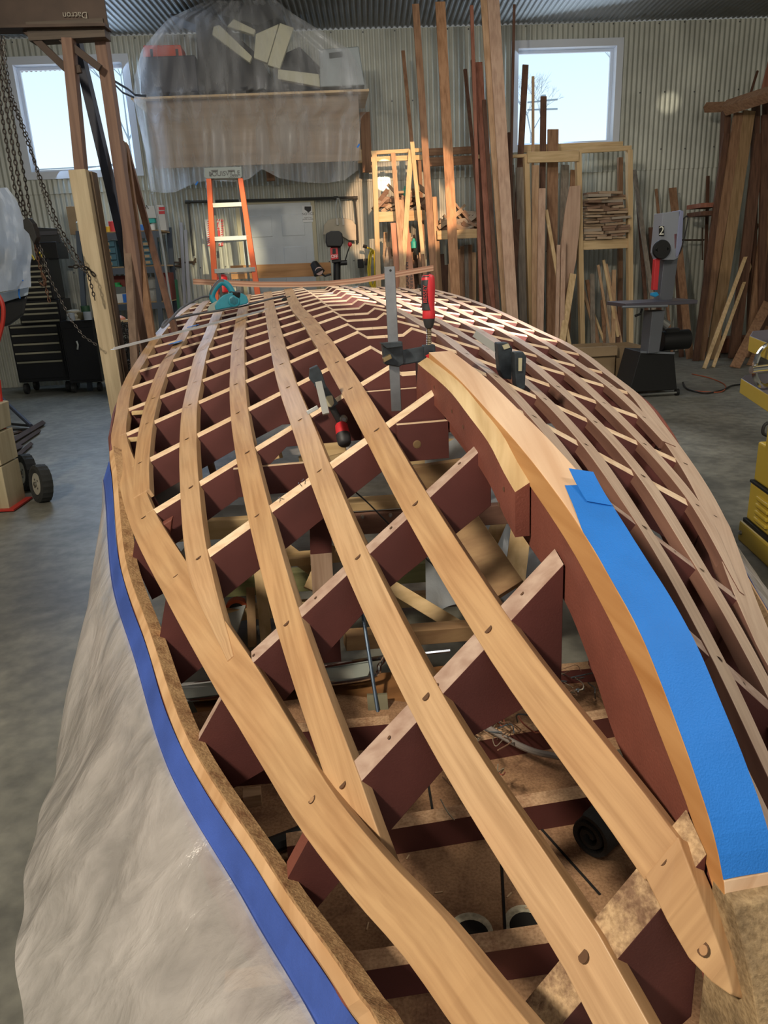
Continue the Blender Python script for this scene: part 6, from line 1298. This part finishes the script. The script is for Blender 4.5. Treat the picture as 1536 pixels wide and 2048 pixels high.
# chain heap: far too tangled to count
mb = MB()
for i in range(150):
    px, py = rnd.uniform(222, 264), rnd.uniform(648, 790); c = W(px, py, 1.55+rnd.uniform(0, .2)); a = rnd.uniform(0, 3.14); b = rnd.uniform(-.6, .6); e1 = np.array([math.cos(a)*math.cos(b), math.sin(b), math.sin(a)]); e2 = np.cross(e1, (0, 1, .3)); e2 /= np.linalg.norm(e2)
    s_ = rnd.uniform(.03, .07); mb.tube([c+e1*s_*math.sin(q)+e2*s_*.35*math.cos(q) for q in [2*math.pi*k/8 for k in range(9)]], .006, 4, caps=False)
tag(mb.build('chain_heap', CH), 'tangled heap of dark chain hanging in a mass below the grey shelves', 'chain', kind='stuff')
t = thing('small_shelf', 'narrow wooden bracket shelf above the chain heap with an orange lid on it', 'shelf', W(255, 642, 1.4)); mb = MB(); A, B = W(232, 642, 1.5), W(278, 640, 1.5); mb.box((A+B)/2, (B-A)/2, WN*.1, (0, 0, .012)); mb.build('shelf_board', WLX, t); mb = MB(); A, B = W(274, 640, 1.6), W(292, 634, 1.6); mb.box((A+B)/2, (B-A)/2, WN*.06, (0, 0, .03)); mb.build('bracket', WL_, t)
can('dome_cover', 240, 641, .07, .05, 1.5, W(240, 641, 1.5)[2]+.01, plain('orange salmon plastic', (.6, .22, .12), .5), 'domed orange lid on the small wooden bracket shelf', 'lid', [(0, .07), (.02, .065), (.045, .03), (.05, .005)])
# ---- plastic-wrapped boat at the left edge
t = thing('covered_boat', 'plastic wrapped boat with black bottom and white stripe at the left edge', 'boat', Y(-40, 700, 6.4)*[1, 1, 0])
def ypr(pts, y, d, mat, nm, bv=.01): mb = MB(); mb.loft([[CAM+(Y(*q, y)-CAM)*k for q in pts] for k in (1, 1+1.6*d/y)]); return mb.build(nm, mat, t, bevel=bv)
ypr([(-160, 600), (-160, 690), (-20, 662), (20, 650), (48, 630), (55, 590), (0, 606)], 6.4, .5, plain('black boat bottom', (.015, .016, .018), .4), 'bottom', .02)
ypr([(-160, 588), (-160, 612), (0, 607), (56, 590), (58, 570), (40, 578), (0, 586)], 6.38, .5, plain('white hull stripe', (.42, .50, .58), .4), 'white_stripe', .005)
mb = MB()
def cvp(u, v):
    px = np.interp(v, [0, .15, .4, .7, 1], [14, 34, 56, 64, 60])*u+(-160)*(1-u); py = np.interp(v, [0, 1], [375, 600-26*u])+(1-u)*10; return Y(px+2*math.sin(v*14)*u, py, 6.36-.25*math.sin(u*3)+.03*math.sin(u*30+v*6))
mb.grid(cvp, 30, 26); mb.build('plastic_cover', sheet_plastic('boat wrap plastic', (.52, .56, .60), .10, .4, 5), t, smooth=True)
ypr([(-160, 470), (-160, 500), (30, 492), (30, 470)], 6.5, .2, plain('dim grey cabin', (.20, .23, .26), .6), 'cabin_window')
wr = MB(); wr.tube([Y(*q, 6.3) for q in ((46, 560), (38, 570), (38, 590), (40, 597))], .006, 6); wr.build('blue_cord', BLUE, t)
# ---- red hand truck with its load
t = thing('hand_truck', 'red tubular hand truck with two pneumatic tyres loaded with old board', 'hand truck', at_z(60, 1007, 0)); HB = at_z(82, 1003, 0); HY_ = float(HB[1]); RT_ = plain('red painted tube', (.42, .03, .02), .45)
def wheel(px, py, y, r):
    c = Y(px, py, y); ax = np.array([-.72, -.68, .12]); ax /= np.linalg.norm(ax); mb = MB()
    a = np.cross(ax, (0, 0, 1)); a /= np.linalg.norm(a); b = np.cross(ax, a); rings = []
    for i in range(40):
        q = 2*math.pi*i/40; dr = a*math.cos(q)+b*math.sin(q); tr = .97 if i % 2 else 1.0; rings.append([c+dr*(r*rr*(tr if rr > .9 else 1))+ax*w_ for rr, w_ in ((.55, -.028), (.80, -.042), (.98, -.034), (1, 0), (.98, .034), (.80, .042), (.55, .028))])
    ids = [mb.add(rg) for rg in rings]; n = 7
    for k in range(40):
        for j in range(n): mb.face((ids[k]+j, ids[(k+1) % 40]+j, ids[(k+1) % 40]+(j+1) % n, ids[k]+(j+1) % n))
    w = mb.build('tyre', plain('black tyre', (.022, .024, .024), .8, bump=.3, bscale=60), t)
    mb = MB(); mb.lathe(c-ax*.03, ax, [(0, r*.56), (.006, r*.55), (.018, r*.40), (.03, r*.38), (.042, r*.40), (.054, r*.55), (.062, r*.56)], 28); rim = mb.build('rim', plain('cream steel rim', (.50, .49, .42), .4, .3), w, smooth=True)
    mb = MB(); mb.lathe(c-ax*.045, ax, [(0, .008), (.004, .016), (.09, .016), (.095, .006)], 12); mb.build('hub', plain('dull hub', (.25, .25, .23), .4, .8), w)
    mb = MB()
    for k in range(4): q = math.pi/4+k*math.pi/2; mb.disc(c+ax*.034*0-ax*(-.0)+(a*math.cos(q)+b*math.sin(q))*r*.28+ax*.033, ax, r*.06, 10)
    mb.build('rim_hole', M_BLK, w)
rad = .125; cw = HB+np.array([0, 0, rad]); 
yw = HY_+.02
wheel(82, 967, yw, 39*mpp(Y(82, 967, yw))); wheel(52, 945, yw+.32, 38*mpp(Y(52, 945, yw+.32)))
rp('frame_tube', [Y(-30, 560, yw+.1), Y(2, 600, yw+.1), Y(6, 640, yw+.1), Y(-6, 690, yw+.1)], .014, RT_, t); rp('frame_tube', [Y(-4, 760, yw), Y(8, 860, yw), Y(24, 935, yw), Y(43, 1003, yw)], .016, RT_, t)
mb = MB(); mb.tube([Y(82, 967, yw), Y(52, 945, yw+.32)], .008, 8); mb.build('axle', RT_, t)
mb = MB(); q = at_z(40, 1012, .012); mb.box(q+np.array([-.2, .05, 0]), (.2, 0, 0), (0, .14, 0), (0, 0, .006)); mb.build('toe_plate', RT_, t)
PLY = wood('pale old board', (.34, .29, .18), (.48, .42, .28), 'z', .8, 4)
for i, (pts, lb) in enumerate((([(-60, 930), (20, 925), (36, 1008), (-60, 1030)], 'lowest pale board stacked on the red hand truck'), ([(-60, 865), (8, 862), (20, 922), (-60, 930)], 'middle pale board stacked on the red hand truck'), ([(-60, 800), (0, 808), (6, 858), (-60, 864)], 'top pale board stacked on the red hand truck'))):
    mb = MB(); mb.prism([Y(*q, yw-.08) for q in pts], (0, .12, 0)); tag(mb.build('board', PLY, bevel=.004), lb, 'board')
# trolley frame and scrap steel on the floor behind it
fl = lambda px, py, z=0.02: at_z(px, py, z)
t = thing('trolley_frame', 'dark blue tubular trolley arm lying low behind the red hand truck', 'trolley', fl(30, 870, 0)); mb = MB(); mb.tube([fl(-20, 775, .30)+np.array([0, .0, 0]), fl(62, 852, .06)], .02, 10); mb.build('arm', plain('blue black post', (.025, .03, .05), .6), t); mb = MB(); mb.tube([fl(22, 848, .05), fl(64, 852, .05)], .014, 8); mb.tube([fl(10, 860, .04), fl(60, 858, .04)], .012, 8); mb.build('crossbar', SAWB, t)
for i, (a, b, r_, lb) in enumerate((((22, 884), (86, 846), .03, 'longest dark steel bar lying on the floor behind the hand truck'), ((24, 898), (78, 862), .022, 'rusty steel bar beside the longest dark bar'), ((34, 912), (62, 888), .022, 'short steel bar nearest the tyre'), ((2, 872), (50, 862), .016, 'thin dark bar at the far side of the steel pile'), ((18, 905), (40, 893), .03, 'stubby rusty steel piece by the tyre'))):
    mb = MB(); mb.tube([fl(*a, r_), fl(*b, r_)], r_, 4); tag(mb.build('steel_bar', GB), lb, 'steel bar')
# ---- outside the windows
def tree(px, py, Yd, h_, lb):
    t0 = at_y(px, py, Yd); mb = MB()
    def br(P, d, L, r, k):
        Q = P+d*L; mb.tube([P, Q], [r, r*.6], 4, caps=False)
        if k: 
            for _ in range(3): e = d+np.array([rnd.uniform(-.8, .8), rnd.uniform(-.3, .3), rnd.uniform(-.3, .5)]); br(Q, e/np.linalg.norm(e), L*rnd.uniform(.6, .85), r*.6, k-1)
    br(t0-np.array([0, 0, h_]), np.array([0, 0, 1.]), h_*.9, .04, 5); tag(mb.build('bare_tree', plain('winter twigs', (.30, .36, .42), .9)), lb, 'tree')
tree(1215, 262, 24, 1.6, 'bare winter tree at the lower right of the right window'); tree(1062, 262, 34, 1.2, 'bare winter tree behind the boards in the right window'); tree(255, 260, 24, 2.6, 'bare winter tree at the right side of the left window')
t = thing('utility_pole', 'distant utility pole with crossarms and wires seen through the right window', 'utility pole', at_y(1090, 290, 30)*[1, 1, 0])
mb = MB(); A = at_y(1087, 190, 30); mb.tube([A, A*[1, 1, 0]], .09, 6); mb.build('pole', plain('distant pole', (.25, .30, .35), .9), t)
for y0, y1 in ((205, 199), (220, 218)): mb = MB(); mb.tube([at_y(1055, y0, 30), at_y(1115, y1, 30)], .03, 5); mb.build('crossarm', MATS['distant pole'], t)
mb = MB(); mb.tube([at_y(60, 345, 30), at_y(160, 338, 30), at_y(250, 325, 30)], .02, 4); mb.tube([at_y(60, 340, 30), at_y(250, 330, 30)], .02, 4); tag(mb.build('power_line', MATS['distant pole']), 'power lines crossing the bottom of the left window', 'power line')
# ---- patches of low sunlight
SUN = (1, .62, .36)
SP0 = (1.4, .6, 3.5)
spot('sun_on_rack', SP0, tuple(W(812, 405, .9)), 8.5, 5200, SUN, .25, .02)
spot('sun_on_wide_board', (2.2, .6, 3.5), tuple(W(903, 420, 1.2)), 3.6, 3600, SUN, .5, .02)
spot('sun_on_wall', (.2, .6, 3.3), tuple(W(767, 366, 0)), 1.15, 15000, (1, .9, .72), .15, .01)
spot('sun_by_door', (.6, 1.0, 3.2), tuple(W(455, 515, 0)), 6.5, 3600, (1, .84, .52), .8, .02)
spot('sun_on_stern', (3.2, .5, 3.4), tuple(P_(905, 612, 4.6)), 13, 5200, (1, .80, .68), .7, .03)
spot('sun_on_right_wall', (-2.0, 1.0, 3.2), tuple(W(1338, 206, 0)), 1.6, 2500, (1, .9, .7), .9, .01)
